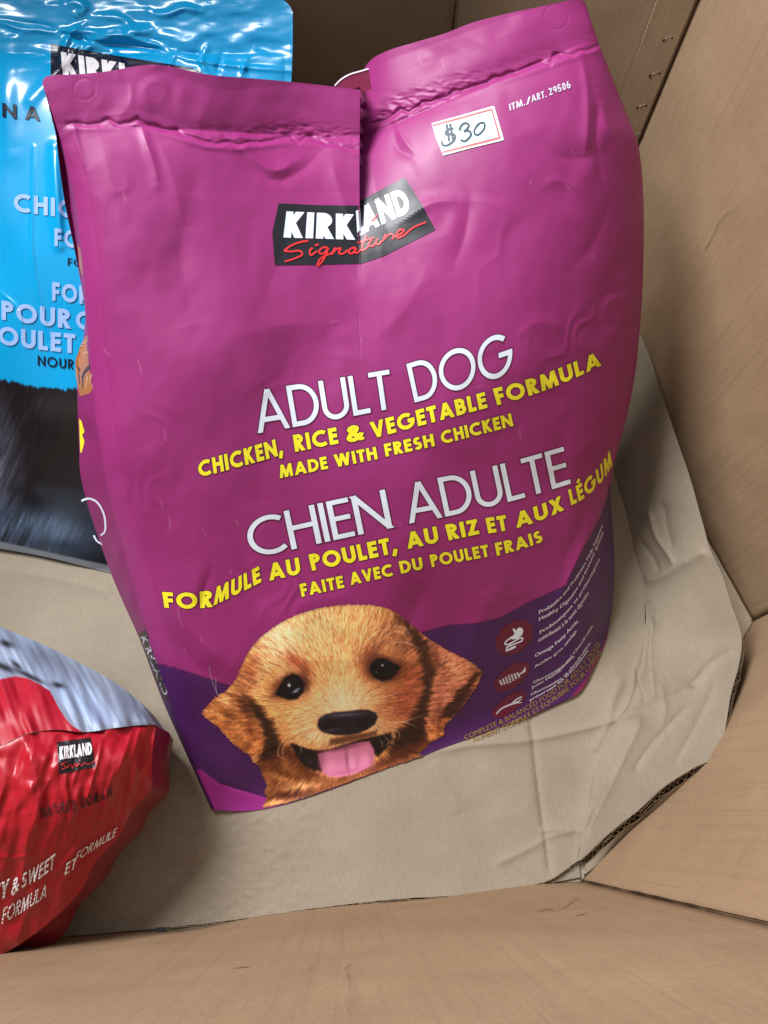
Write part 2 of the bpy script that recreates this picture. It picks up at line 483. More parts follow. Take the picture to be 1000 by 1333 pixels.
class Decal:
    """collects flat polygons given as picture points and lays them on a surface with depth function D"""
    def __init__(s, D, gap): s.D, s.gap, s.v, s.f, s.l = D, gap, [], [], []
    def poly(s, pts, lay=0):
        n = len(s.v); s.v += [tuple(p) for p in pts]; s.l += [lay] * len(pts); s.f.append(list(range(n, n + len(pts))))
    def build(s, name, mat, parent, root):
        p = np.array(s.v, float)
        d = s.D(p[:, 0], p[:, 1]) - s.gap * .7 - np.array(s.l) * 5e-6
        o = mesh(name, at(p, d), s.f, mat, smooth=False)
        if parent is root: keep(o, root)
        else: o.parent = parent          # the parent mesh sits at the world origin
        return o
def base_map(base, v0, v1, total):
    B = np.asarray(base, float)
    Q = spline(B, 120) if len(B) > 2 else spline(B, 2)
    L = np.linspace(0, 1, len(Q))
    v0, v1 = np.asarray(v0, float), np.asarray(v1, float)
    def f(p):
        q = p[0] / total
        x = np.interp(q, L, Q[:, 0]); y = np.interp(q, L, Q[:, 1])
        if q < 0: x += (Q[1] - Q[0])[0] * q * (len(Q) - 1); y += (Q[1] - Q[0])[1] * q * (len(Q) - 1)
        if q > 1: x += (Q[-1] - Q[-2])[0] * (q - 1) * (len(Q) - 1); y += (Q[-1] - Q[-2])[1] * (q - 1) * (len(Q) - 1)
        v = v0 * (1 - q) + v1 * q
        return (x + v[0] * p[1], y + v[1] * p[1])
    return f
def sag(a, b, s):
    a, b = np.array(a, float), np.array(b, float)
    m = (a + b) / 2 + np.array([0, s]); return [a, (a + m) / 2 + np.array([0, s * .25]), m, (m + b) / 2 + np.array([0, s * .25]), b]
def put_word(dec, text, base, v0, v1, w, space=0.09, grow=0.0):
    polys, tot = word_polys(text, w, space, grow)
    f = base_map(base, v0, v1, tot)
    for lay, q in polys: dec.poly([f(p) for p in q], lay)

_fontcache = {}
def font_tris(text):
    if text not in _fontcache:
        c = bpy.data.curves.new('t', 'FONT'); c.body = text; c.resolution_u = 2
        o = bpy.data.objects.new('t', c); COL.objects.link(o)
        dg = bpy.context.evaluated_depsgraph_get(); me = o.evaluated_get(dg).to_mesh()
        v = np.array([p.co[:2] for p in me.vertices]); f = [list(p.vertices) for p in me.polygons]
        bpy.data.objects.remove(o); bpy.data.curves.remove(c)
        _fontcache[text] = (v, f)
    return _fontcache[text]
def put_font(dec, text, base, v0, v1, shear=0.0, embolden=0.0):
    hv, _ = font_tris('H'); cap = hv[:, 1].max()
    v, f = font_tris(text)
    v = v / cap; x0 = v[:, 0].min(); v = v - [x0, 0]
    tot = v[:, 0].max()
    m = base_map(base, v0, v1, tot)
    for k, dx in enumerate((0.0, embolden) if embolden else (0.0,)):
        P = [m(p + np.array([dx, 0])) for p in v]
        n = len(dec.v); dec.v += P; dec.l += [k] * len(P); dec.f += [[n + i for i in t] for t in f]
def put_stroke(dec, pts, w0, w1=None, lay=0, n=None):
    """a pen line in picture points with a width that may change"""
    w1 = w0 if w1 is None else w1
    P = spline(pts, n or max(6, 5 * len(pts)))
    q = expand(P, 1.0, 0, 0, 1e9); L = len(q)
    for i, s in enumerate(q):
        a, b = w0 + (w1 - w0) * i / L, w0 + (w1 - w0) * (i + 1) / L
        ca, cb = (s[0] + s[1]) / 2, (s[2] + s[3]) / 2
        dec.poly([ca + (s[0] - ca) * a, ca + (s[1] - ca) * a, cb + (s[2] - cb) * b, cb + (s[3] - cb) * b], lay)
def put_area(dec, outline, lay=0, step=5.0):
    """fills an outline with small cells so that it follows the surface"""
    P = np.asarray(outline, float)
    x0, y0 = P.min(0); x1, y1 = P.max(0)
    ys = np.linspace(y0, y1, max(2, int((y1 - y0) / step) + 1))
    def cut(poly, ax, lim, sgn):
        out = []
        for p, q in zip(poly, poly[1:] + poly[:1]):
            ip, iq = sgn * (p[ax] - lim) >= 0, sgn * (q[ax] - lim) >= 0
            if ip: out.append(p)
            if ip != iq: out.append(p + (q - p) * ((lim - p[ax]) / (q[ax] - p[ax])))
        return out
    for a, b in zip(ys[:-1], ys[1:]):
        row = cut(cut([p for p in P], 1, a, 1), 1, b, -1)
        if len(row) < 3: continue
        rx0, rx1 = min(p[0] for p in row), max(p[0] for p in row)
        xs = np.linspace(rx0, rx1, max(2, int((rx1 - rx0) / step) + 1))
        for c, d in zip(xs[:-1], xs[1:]):
            cell = cut(cut(row, 0, c, 1), 0, d, -1)
            if len(cell) >= 3: dec.poly(cell, lay)
def ellipse(c, a, b, d, n=40):
    d = np.array(d, float); d /= np.linalg.norm(d); e = np.array([-d[1], d[0]]); c = np.array(c, float)
    return [c + d * a * math.cos(t) + e * b * math.sin(t) for t in np.linspace(0, 2 * math.pi, n, endpoint=False)]

# ------------------------------------------------------------------ the cardboard box
BOX_H, BOX_Z = 0.64, -0.010
_b, _c, _e = (tuple(float(k) for k in on_z(np.array(p))[:2]) for p in ((760., 1148.), (985., 806.), (747., 388.)))
_dx = np.array([-.88, .47]); _t = (_e[0] - .03 * _e[1]) / (.88 + .03 * .47); _f = (_e[0] - .88 * _t, _e[1] + .47 * _t)
corners = [(-0.45, -0.157), _b, _c, _e, _f, (-0.62, 0.70), (-0.80, 0.36), (-0.68, -0.06)]
box = thing('cardboard_box', 'deep eight sided brown cardboard box standing open around all three bags', 'box', (0, 0.3, BOX_Z))
def on_wall(p, A, B, off=0.0):
    A, B = np.array(A), np.array(B); d = (B - A) / np.linalg.norm(B - A); n = np.array([-d[1], d[0]])
    r = rays(p); t = ((A - CAMPOS[:2]) @ n + off) / (r[..., :2] @ n)
    return CAMPOS + r * t[..., None]
def wall_panel(A, B, seed, name='wall_panel', z0=BOX_Z, z1=BOX_H, off=0.0, u0=0.0, u1=1.0, th=0.006, wob=0.0016):
    A, B = np.array(A), np.array(B); L = np.linalg.norm(B - A); d = (B - A) / L; n = np.array([-d[1], d[0]])
    nu, nv = 60, 70
    u = np.linspace(u0, u1, nu)[None, :] * np.ones((nv, 1)); v = np.linspace(z1, z0, nv)[:, None] * np.ones((1, nu))
    edge = np.minimum(np.minimum(u - u0, u1 - u) * L / 0.05, 1)
    w = wob * fbm(u * L * 9 + seed * 3.3, v * 7 + seed, 3) * edge
    V = np.zeros((nv, nu, 3))
    V[..., :2] = A + d * (u * L)[..., None] + n * (off + w)[..., None]; V[..., 2] = v
    Bk = V.copy(); Bk[..., :2] -= n * th
    f = gfaces(nv, nu); g = gfaces(nv, nu, off=nv * nu)[:, ::-1]
    i = np.arange(nv * nu).reshape(nv, nu); j = i + nv * nu
    ring = np.r_[i[0, :], i[1:, -1], i[-1, -2::-1], i[-2:0:-1, 0]]; rj = ring + nv * nu
    s = np.stack([ring, np.roll(ring, -1), np.roll(rj, -1), rj], -1)
    uv = np.stack([u * L + seed * 1.7, v], -1)
    o = mesh(name, np.concatenate([V.reshape(-1, 3), Bk.reshape(-1, 3)]), np.concatenate([f, g, s]), M_WALL, uv=np.concatenate([uv.reshape(-1, 2)] * 2))
    keep(o, box); return o
for k in range(8):
    A, B = corners[k], corners[(k + 1) % 8]
    wall_panel(A, B, k + 1)
bot = mesh('bottom_panel', [(.1 + (x - .1) * 1.02, .3 + (y - .3) * 1.02, BOX_Z + .001) for x, y in corners], [list(range(8))], M_EDGE, uv=[(x, y) for x, y in corners], smooth=False)
keep(bot, box)
# glued overlap beside the rear right corner, with its row of perforations and torn staple holes
Ecn, Fcn = np.array(corners[3]), np.array(corners[4])
LEF = np.linalg.norm(Fcn - Ecn)
def upos(p):
    q = on_wall(np.array(p, float), Ecn, Fcn)
    return float((q[:2] - Ecn) @ (Fcn - Ecn) / LEF ** 2), float(q[2])
u_d = upos((838, 50))[0]
wall_panel(Ecn, Fcn, 14, name='overlap_strip', off=0.0035, u0=0.002, u1=u_d, th=0.0025, wob=0.0007)
dEF = (Fcn - Ecn) / LEF; nEF = np.array([-dEF[1], dEF[0]])
def wall_pt(u, z, off): return np.array([*(Ecn + dEF * u * LEF + nEF * off), z])
V, Fc = [], []
for k in range(62):                                   # perforation dashes
    z = 0.36 + k * 0.0042
    n = len(V); a, b = u_d - 0.004, u_d - 0.0005
    V += [wall_pt(a, z, .0049), wall_pt(b, z, .0049), wall_pt(b, z + .0026, .0049), wall_pt(a, z + .0026, .0049)]; Fc.append([n, n + 1, n + 2, n + 3])
o = mesh('perforation_line', V, Fc, ink('paper_cut', (206, 186, 156), .8, .2), smooth=False); keep(o, box)
def blob(c, r, name, mat, ax=None):
    V, Fc = [], []
    rr = np.random.default_rng(int(abs(c[0] * 1e4)) + int(abs(c[2] * 1e4)))
    for i in range(5):
        for j in range(8):
            th, ph = math.pi * i / 4, 2 * math.pi * j / 8
            q = np.array([math.sin(th) * math.cos(ph), math.sin(th) * math.sin(ph), math.cos(th)]) * r * (1 + .35 * rr.standard_normal())
            V.append(np.array(c) + q)
    for i in range(4):
        for j in range(8):
            Fc.append([i * 8 + j, i * 8 + (j + 1) % 8, (i + 1) * 8 + (j + 1) % 8, (i + 1) * 8 + j])
    o = mesh(name, V, Fc, mat); keep(o, box)
for (x, y) in [(866, 49), (849, 95), (832, 137), (826, 175)]:
    for dx, dy, r, m in ((0, 0, .0012, M_DARKLINE), (12, -3, .0008, M_DARKLINE), (4, -2, .0011, M_EDGE), (9, -4, .0010, M_EDGE)):
        uu, zz = upos((x + dx, y + dy))
        c = wall_pt(uu, zz, .0034)
        blob(c, np.array([r, r, r]), 'staple_hole' if m is M_DARKLINE else 'torn_paper', m)
# thin dark lines along the folded corners
for k in (1, 2, 3, 4):
    x, y = corners[k]; c = np.array([-0.15, 0.35]) - np.array([x, y]); c /= np.linalg.norm(c)
    t = np.array([-c[1], c[0]])
    zs = np.linspace(BOX_Z, BOX_H, 60); V = []
    for i, z in enumerate(zs):
        wv = (0.00025 if k == 3 else 0.0004) + 0.0004 * abs(vnoise(np.array(z * 30.0), np.array(k * 3.0))); off = 0.0022 if k != 3 else 0.0038
        q = np.array([x, y]) + c * off
        V += [(*(q - t * wv), z), (*(q + t * wv), z)]
    o = mesh('corner_crease', V, gfaces(60, 2), M_DARKLINE); keep(o, box)
# pale scratch lines on the walls
def scratch(pts, A, B, w, mat):
    P = spline(pts, 26); q = expand(P, 1.0, 0, 0, 1e9); V, Fc = [], []
    for s in q:
        cen = sum(s) / 4; n = len(V)
        for p in s: V.append(on_wall(cen + (p - cen) * np.array([w, w]) if False else p * 1.0, A, B, 0.0))
        Fc.append([n, n + 1, n + 2, n + 3])
    V = np.array(V)
    A2, B2 = np.array(A), np.array(B); d = (B2 - A2) / np.linalg.norm(B2 - A2); nn = np.array([-d[1], d[0]])
    V[:, :2] += nn * 0.0024
    mid = V.reshape(-1, 4, 3)
    o = mesh('paper_scuff', V, Fc, mat, smooth=False); keep(o, box)
M_SCUFFD = ink('scuffed_paper', (166, 140, 111), .9, .1)
cB, cC, cE, cF, cG = corners[1], corners[2], corners[3], corners[4], corners[5]
scratch([(386, 56), (412, 68), (430, 82), (452, 100)], cF, cG, 1, M_SCUFFD)
scratch([(920, 322), (930, 300), (940, 280), (962, 264)], cC, cE, 1.5, M_SCUFFD)
cA = corners[0]
for pts in ([(450, 1275), (446, 1262), (452, 1256)], [(452, 1330), (447, 1308), (451, 1296), (450, 1270)], [(398, 1268), (400, 1256)], [(300, 1260), (318, 1258)],
            [(698, 1186), (712, 1182), (718, 1186)], [(748, 1192), (760, 1190)], [(730, 1180), (745, 1170), (748, 1166)]):
    scratch(pts, cA, cB, 1, M_SCUFFD)

# ------------------------------------------------------------------ the creased sheet on the bottom
liner = thing('cardboard_sheet', 'creased greyish cardboard sheet under the bags with its right edge folded up', 'cardboard sheet', (0.1, 0.2, 0))
bend = [(786, 520), (793, 580), (800, 620), (813, 664), (826, 717), (836, 757), (839, 790), (837, 836), (828, 868), (819, 915), (800, 951), (776, 1005), (768, 1045), (750, 1122)]
edge_up = [(831, 430), (843, 456), (859, 506), (879, 565), (899, 625), (915, 681), (925, 715), (938, 743), (952, 786), (965, 829), (961, 869), (952, 902), (947, 930), (937, 971), (928, 987),
           (905, 999), (865, 1024), (832, 1054), (799, 1080), (757, 1119)]
edge_h = [.095, .095, .094, .094, .094, .094, .094, .094, .094, .098, .112, .122, .130, .136, .137, .130, .104, .076, .047, .008]
front = [(-330, 1270), (-150, 1248), (80, 1220), (210, 1208), (280, 1201), (400, 1184), (500, 1172), (645, 1160), (720, 1143), (750, 1122)]
CREASE = [  # picture line, width px, height m
    ([(690, 925), (700, 1010), (710, 1085), (718, 1146)], 2.6, -0.0024),
    ([(545, 985), (600, 972), (690, 964), (735, 955), (800, 938), (850, 920), (905, 895), (940, 865)], 5, 0.0026),
    ([(836, 757), (860, 752), (890, 735), (925, 716)], 4, 0.0030),
    ([(837, 800), (842, 830), (836, 880), (822, 920), (800, 955), (776, 1005), (770, 1040), (752, 1110)], 6, 0.0034),
    ([(850, 800), (846, 850), (855, 912)], 5, -0.0026),
    ([(842, 925), (820, 975), (800, 1015), (775, 1060), (757, 1097)], 6, -0.0030),
    ([(828, 1010), (850, 980), (880, 945), (905, 918)], 3, 0.0024),
    ([(880, 1003), (900, 970), (938, 885)], 3, 0.0014),
    ([(905, 898), (935, 860), (960, 842)], 3, 0.0024),
    ([(700, 1082), (740, 1080), (772, 1085)], 4, 0.0016), ([(640, 1128), (690, 1104), (720, 1088), (752, 1082)], 4, 0.0012),
    ([(848, 660), (860, 700), (876, 722), (884, 738)], 3.5, 0.0026), ([(830, 700), (850, 720), (862, 745)], 3.5, -0.0016),
    ([(866, 650), (874, 690), (880, 712)], 4, -0.0016),
    ([(812, 880), (800, 905), (790, 945), (768, 985)], 6, 0.0020), ([(826, 866), (838, 890), (845, 918)], 4, 0.0024),
    ([(862, 885), (872, 920), (868, 950)], 4, -0.0014),
    ([(-10, 742), (70, 752), (150, 775)], 6, 0.0012), ([(60, 790), (140, 870), (190, 905)], 7, 0.0010), ([(560, 990), (585, 1030), (600, 1060)], 9, .0009),
]
def wrinkle(x, y):
    z = np.zeros(x.shape)
    for pts, w, a in CREASE:
        d, pos, sd = seg_dist(x, y, spline(pts, 14))
        z += 1.5 * a * np.exp(-np.sqrt((d / w) ** 2 + .12) + .35) * sstep(0, .12, pos) * sstep(0, .12, 1 - pos)
    z += 0.0007 * fbm(x / 60, y / 60, 2) - .0010 * np.sqrt(vnoise(x / 70 + .5 * vnoise(x / 40, y / 40), y / 55 + 3) ** 2 + .004) * sstep(560, 700, x)
    blist = sstep(470, 330, x) * sstep(900, 1010, y)
    z += blist * 0.00035 * vnoise(x / 9, y / 5)
    return z
bw = np.array(bend, float)
sheet_px = coons([(-330, 560), (-330, 900), (-330, 1270)], bend, [(-330, 560), (300, 400), (786, 520)], front, 380, 300)
P3 = on_z(sheet_px); zz = wrinkle(sheet_px[..., 0], sheet_px[..., 1])
ed = seg_dist(sheet_px[..., 0], sheet_px[..., 1], bend)[0]
P3[..., 2] += zz + 0.002 * np.exp(-ed / 14)
sheet = mesh('flat_sheet', P3, gfaces(300, 380), M_LINER, uv=P3[..., :2]); keep(sheet, liner)
eh = resample(np.column_stack([spline(edge_up, 140), np.interp(np.linspace(0, 1, 140), np.r_[0, np.cumsum(np.linalg.norm(np.diff(np.array(edge_up, float), axis=0), axis=1))] / np.linalg.norm(np.diff(np.array(edge_up, float), axis=0), axis=1).sum(), edge_h)]), 200)
bl = spline(bend, 200)
nu = 60
t = np.linspace(0, 1, nu)[None, :, None]
fl_px = bl[:, None] * (1 - t) + eh[:, None, :2] * t
a3 = on_z(bl); a3[:, 2] += 0.002
b3 = on_z(eh[:, :2], 0.0); b3 = CAMPOS + rays(eh[:, :2]) * ((eh[:, 2] - H) / rays(eh[:, :2])[:, 2])[:, None]
FL = a3[:, None] * (1 - t) + b3[:, None] * t
tt = t[..., 0]
FL[..., 2] += -0.35 * np.minimum(eh[:, None, 2], .05) * tt * (1 - tt) * 1.2
FL[..., 2] += wrinkle(fl_px[..., 0], fl_px[..., 1]) * 1.0 * sstep(0, .1, tt + .02)
FL[..., 0] -= wrinkle(fl_px[..., 0], fl_px[..., 1]) * 0.8
uvf = np.stack([FL[..., 0] + .7 * FL[..., 2], FL[..., 1] + .7 * FL[..., 2]], -1)
flap = mesh('folded_flap', FL, gfaces(200, nu), M_LINER, uv=uvf); keep(flap, liner)

def corrugated_edge(name, P, down, out, depth=0.0055, pitch=0.0072, back=0.004, seed=0):
    """the cut edge of corrugated board below a line: two thin facings and the wave between them"""
    P = resample(P, max(40, int(np.linalg.norm(np.diff(P, axis=0), axis=1).sum() / 0.0008)))
    L = np.r_[0, np.cumsum(np.linalg.norm(np.diff(P, axis=0), axis=1))]
    n = len(P); down = np.asarray(down, float); out = np.asarray(out, float)
    jit = fbm(L * 120 + seed, L * 0 + seed, 2) * 0.0008
    if out.ndim == 1: out = np.repeat(out[None], n, 0)
    def strip(z0, z1, o):
        return np.stack([P + down * z0[:, None] + out * o[:, None], P + down * z1[:, None] + out * o[:, None]], 1).reshape(-1, 3)
    one = np.ones(n)
    dep = depth * (1 + 0.12 * vnoise(L * 40 + seed, L * 0))
    V = [strip(0 * one, 0.0009 * one, 0.0008 * one + jit), strip(dep - .0009, dep, 0.0006 * one - jit)]
    wv = np.sin(2 * math.pi * (L + 0.002 * vnoise(L * 60, L * 0 + seed)) / pitch) * (dep / 2 - 0.0011)
    V.append(strip(dep / 2 + wv - .00045, dep / 2 + wv + .00045, 0.0003 * one + jit * .6))
    bk = strip(0.0011 * one, dep - .0003, -back * .5 * one)
    Fs = np.concatenate([gfaces(n, 2, off=2 * n * k) for k in range(3)])
    e = mesh(name, np.concatenate(V), Fs, M_EDGE, uv=np.concatenate([np.stack([np.repeat(L, 2), np.tile([0, .005], n)], -1)] * 3), smooth=False); keep(e, liner)
    b_ = mesh(name + '_flute_shade', bk, gfaces(n, 2), M_DARKLINE, smooth=False); keep(b_, liner)  # dark strip behind the wave stands in for shade inside the board
i0 = int(200 * .47)
ue = FL[i0:, -1]
corrugated_edge('cut_edge', ue, (.55, -.45, -.70), np.array([.55, -.45, .70]), depth=.0085, seed=1)
low = [(898, 1014), (870, 1040), (845, 1064), (820, 1088), (799, 1103), (775, 1128), (761, 1139)]
lw = spline(low, 60); lh = np.interp(np.linspace(0, 1, 60), [0, .33, .66, 1], [.098, .060, .024, -.001])
low3 = CAMPOS + rays(lw) * ((lh - H) / rays(lw)[:, 2])[:, None]
corrugated_edge('cut_edge', low3, (.55, -.45, -.70), np.array([.55, -.45, .70]), seed=5, depth=.0075)
# under layer between the two cut edges
up3 = resample(FL[i0 + 8:, -1], 60); up3 = up3 + np.array([.0058, -.0048, -.0085])
ul = mesh('under_layer', np.stack([up3, low3], 1), gfaces(60, 2), M_LINER, uv=np.stack([up3, low3], 1)[..., :2]); keep(ul, liner)
fe = P3[-1]
m_ = (sheet_px[-1][:, 0] > 215)
corrugated_edge('cut_edge', fe[m_], (.12, -.74, -.66), np.array([.1, -.6, .78]), seed=9, depth=.0055, pitch=.0066)
m2 = (sheet_px[-1][:, 0] <= 204)
V = np.stack([fe[m2], fe[m2] - np.array([0, 0, .0035])], 1)
o = mesh('pressed_edge', V, gfaces(int(m2.sum()), 2), M_EDGE, uv=V[..., :2]); keep(o, liner)
lower = [(-300, 1276), (80, 1224), (205, 1213), (340, 1203), (450, 1191), (500, 1186), (575, 1178), (650, 1163), (725, 1148), (756, 1142)]
lo_px = spline(lower, 120); lo3 = on_z(lo_px, -0.005)
bk3 = lo3 + np.array([-.004, .03, 0])
o = mesh('under_layer', np.stack([bk3, lo3], 1), gfaces(120, 2), M_LINER, uv=np.stack([bk3, lo3], 1)[..., :2]); keep(o, liner)
V = [on_z(np.array(p, float), .0012) for p in ((203, 1207.5), (214, 1206.5), (214.5, 1211.5), (203.5, 1212.5))]
o = mesh('punched_notch', V, [[0, 1, 2, 3]], M_BLACK, smooth=False); keep(o, liner)
# a loose staple and specks on the sheet
st = thing('staple', 'tiny bent wire staple lying on the cardboard near its front edge', 'staple', tuple(on_z(np.array([217., 1146.]), 0.001)))
Ps = [on_z(np.array(p, float), .0016) for p in ((214, 1138), (217, 1137), (223, 1152))]
V, Fc = [], []
for a_, b_ in zip(Ps[:-1], Ps[1:]):
    d = (b_ - a_) / np.linalg.norm(b_ - a_); s_ = np.cross(d, [0, 0, 1.0]) * .0005; u_ = np.array([0, 0, .0005])
    n = len(V); V += [a_ - s_ - u_, a_ + s_ - u_, a_ + s_ + u_, a_ - s_ + u_, b_ - s_ - u_, b_ + s_ - u_, b_ + s_ + u_, b_ - s_ + u_]
    Fc += [[n, n + 1, n + 5, n + 4], [n + 1, n + 2, n + 6, n + 5], [n + 2, n + 3, n + 7, n + 6], [n + 3, n, n + 4, n + 7], [n, n + 3, n + 2, n + 1], [n + 4, n + 5, n + 6, n + 7]]
o = mesh('wire', V, Fc, M_METAL, smooth=False); keep(o, st)

# ------------------------------------------------------------------ the magenta bag
def plane_fit(pts, ds):
    A = np.array([[x, y, 1] for x, y in pts], float); return np.linalg.solve(A, 1 / np.array(ds))
K_MAIN = plane_fit([(280, 1055), (742, 905), (55, 100)], [float(depth_z(np.array([280., 1055.]))), float(depth_z(np.array([742., 905.]))), 0.56])
L_EDGE = [(55, 108), (62, 130), (72, 160), (85, 205), (97, 260), (106, 330), (113, 420), (122, 520), (138, 625), (167, 735), (200, 850), (233, 945), (260, 1012), (279, 1054)]
CREST = [(469, 117), (468, 200), (468, 300), (466, 380), (470, 480), (485, 600), (495, 800), (500, 1000)]
T_LEFT = [(55, 108), (58, 101), (68, 98), (90, 97), (120, 95), (150, 91), (175, 86), (200, 84), (225, 87), (250, 93), (280, 98), (330, 102), (375, 106), (430, 112), (469, 117)]
B_LEFT = [(279, 1054), (310, 1056), (345, 1053), (400, 1038), (450, 1020), (500, 1002)]
R_EDGE = [(762, 3), (770, 28), (782, 62), (800, 108), (816, 148), (829, 180), (835, 215), (838, 260), (838, 330), (836, 390), (833, 430), (828, 480), (818, 535), (806, 580), (797, 615), (795, 645), (798, 690), (800, 740), (798, 785), (790, 832)]
T_RIGHT = [(440, 150), (455, 128), (467, 112), (470, 99), (475, 88), (484, 77), (500, 68), (540, 55), (580, 43), (610, 31), (650, 20), (700, 9), (740, 1), (755, -1), (762, 3)]
B_RIGHT = [(498, 1002.6), (560, 980), (600, 965), (650, 946), (700, 927), (735, 911), (752, 903), (772, 870), (790, 832)]
def fx(poly):                        # x of a polyline as a function of y
    P = spline(poly, 200); o = np.argsort(P[:, 1]); return lambda y: np.interp(y, P[o, 1], P[o, 0])
XL, XR = fx(L_EDGE), fx(R_EDGE)
def crease_x(y): return np.interp(y, [0, 117, 200, 300, 380, 480, 600, 800, 1000], [469, 469, 468, 468, 466, 470, 485, 495, 500])
SEAL_L = [(74, 158), (95, 152), (125, 151), (160, 148), (180, 147), (215, 158), (270, 175), (310, 178), (340, 174), (380, 170), (430, 176), (468, 184)]
SEAL_R = [(470, 160), (490, 150), (520, 136), (560, 122), (600, 108), (650, 90), (700, 74), (740, 60), (772, 50)]
MW = [  # folds of the film: picture line, width px, height m (positive = towards the eye)
    ([(183, 160), (192, 190), (203, 225), (205, 240)], 7, .0030), ([(205, 180), (225, 230), (240, 300)], 16, .0022),
    ([(300, 188), (325, 215), (358, 236), (392, 222), (420, 195)], 9, -.0026), ([(310, 178), (330, 205), (360, 222), (388, 208)], 7, .0028),
    ([(95, 158), (102, 190), (112, 222)], 4, .0016), ([(128, 170), (150, 260), (165, 360)], 26, .0022),
    ([(430, 200), (440, 240), (462, 300)], 14, .0026), ([(400, 240), (380, 300), (330, 420)], 30, -.0030),
    ([(250, 250), (235, 330), (255, 430)], 34, -.0035), ([(300, 440), (360, 425), (430, 420)], 22, .002),
    ([(482, 200), (492, 260), (505, 300)], 12, -.002), ([(512, 168), (520, 195), (540, 205)], 8, -.0030), ([(540, 200), (525, 180), (512, 150)], 5, .0016),
    ([(600, 262), (570, 262), (520, 290)], 10, .0034), ([(612, 258), (606, 300), (590, 350)], 12, -.0030), ([(560, 340), (530, 400), (490, 440)], 24, .0026),
    ([(756, 68), (764, 110), (766, 160), (762, 200)], 7, .0034), ([(776, 110), (790, 160), (806, 205), (812, 235)], 7, .0030), ([(780, 130), (776, 180), (785, 240)], 7, -.0030),
    ([(690, 180), (735, 205), (790, 200)], 10, -.0014), ([(700, 250), (720, 235), (760, 250)], 8, .0012),
    ([(795, 260), (770, 320), (745, 350)], 12, -.0022), ([(815, 330), (795, 370), (770, 400)], 12, -.0018), ([(805, 290), (800, 330), (790, 350)], 7, .0014),
    ([(815, 400), (795, 440), (770, 480)], 9, .0018), ([(700, 400), (680, 500), (690, 560)], 30, .002),
    ([(668, 440), (700, 420), (740, 430)], 12, .0016), ([(755, 590), (770, 575), (800, 560)], 7, .0014), ([(720, 560), (735, 610), (728, 640)], 9, -.0014),
    ([(790, 640), (768, 690), (745, 745), (722, 790)], 7, .0040), ([(770, 640), (752, 690), (730, 740)], 9, -.0022),
    ([(560, 760), (540, 790), (530, 830)], 26, -.0045), ([(640, 770), (620, 830), (650, 880)], 24, .0032), ([(600, 830), (570, 880)], 20, -.002),
    ([(215, 680), (260, 720), (250, 790)], 26, .0026), ([(205, 760), (240, 815), (300, 870)], 16, .0030), ([(205, 800), (250, 860), (310, 900)], 14, -.0026),
    ([(262, 800), (266, 770), (275, 740)], 7, -.002), ([(180, 580), (200, 620), (190, 680)], 22, .0022), ([(310, 700), (330, 760), (370, 800)], 22, -.0024),
    ([(285, 960), (330, 1000), (350, 1035)], 12, -.0018), ([(285, 1020), (345, 1038)], 3, -.0020), ([(705, 860), (735, 840), (775, 800)], 12, .0016),
    ([(450, 440), (445, 520), (455, 620)], 24, .0024), ([(500, 560), (580, 600), (640, 680)], 40, -.002), ([(140, 430), (160, 520), (172, 640)], 20, .0014),
]
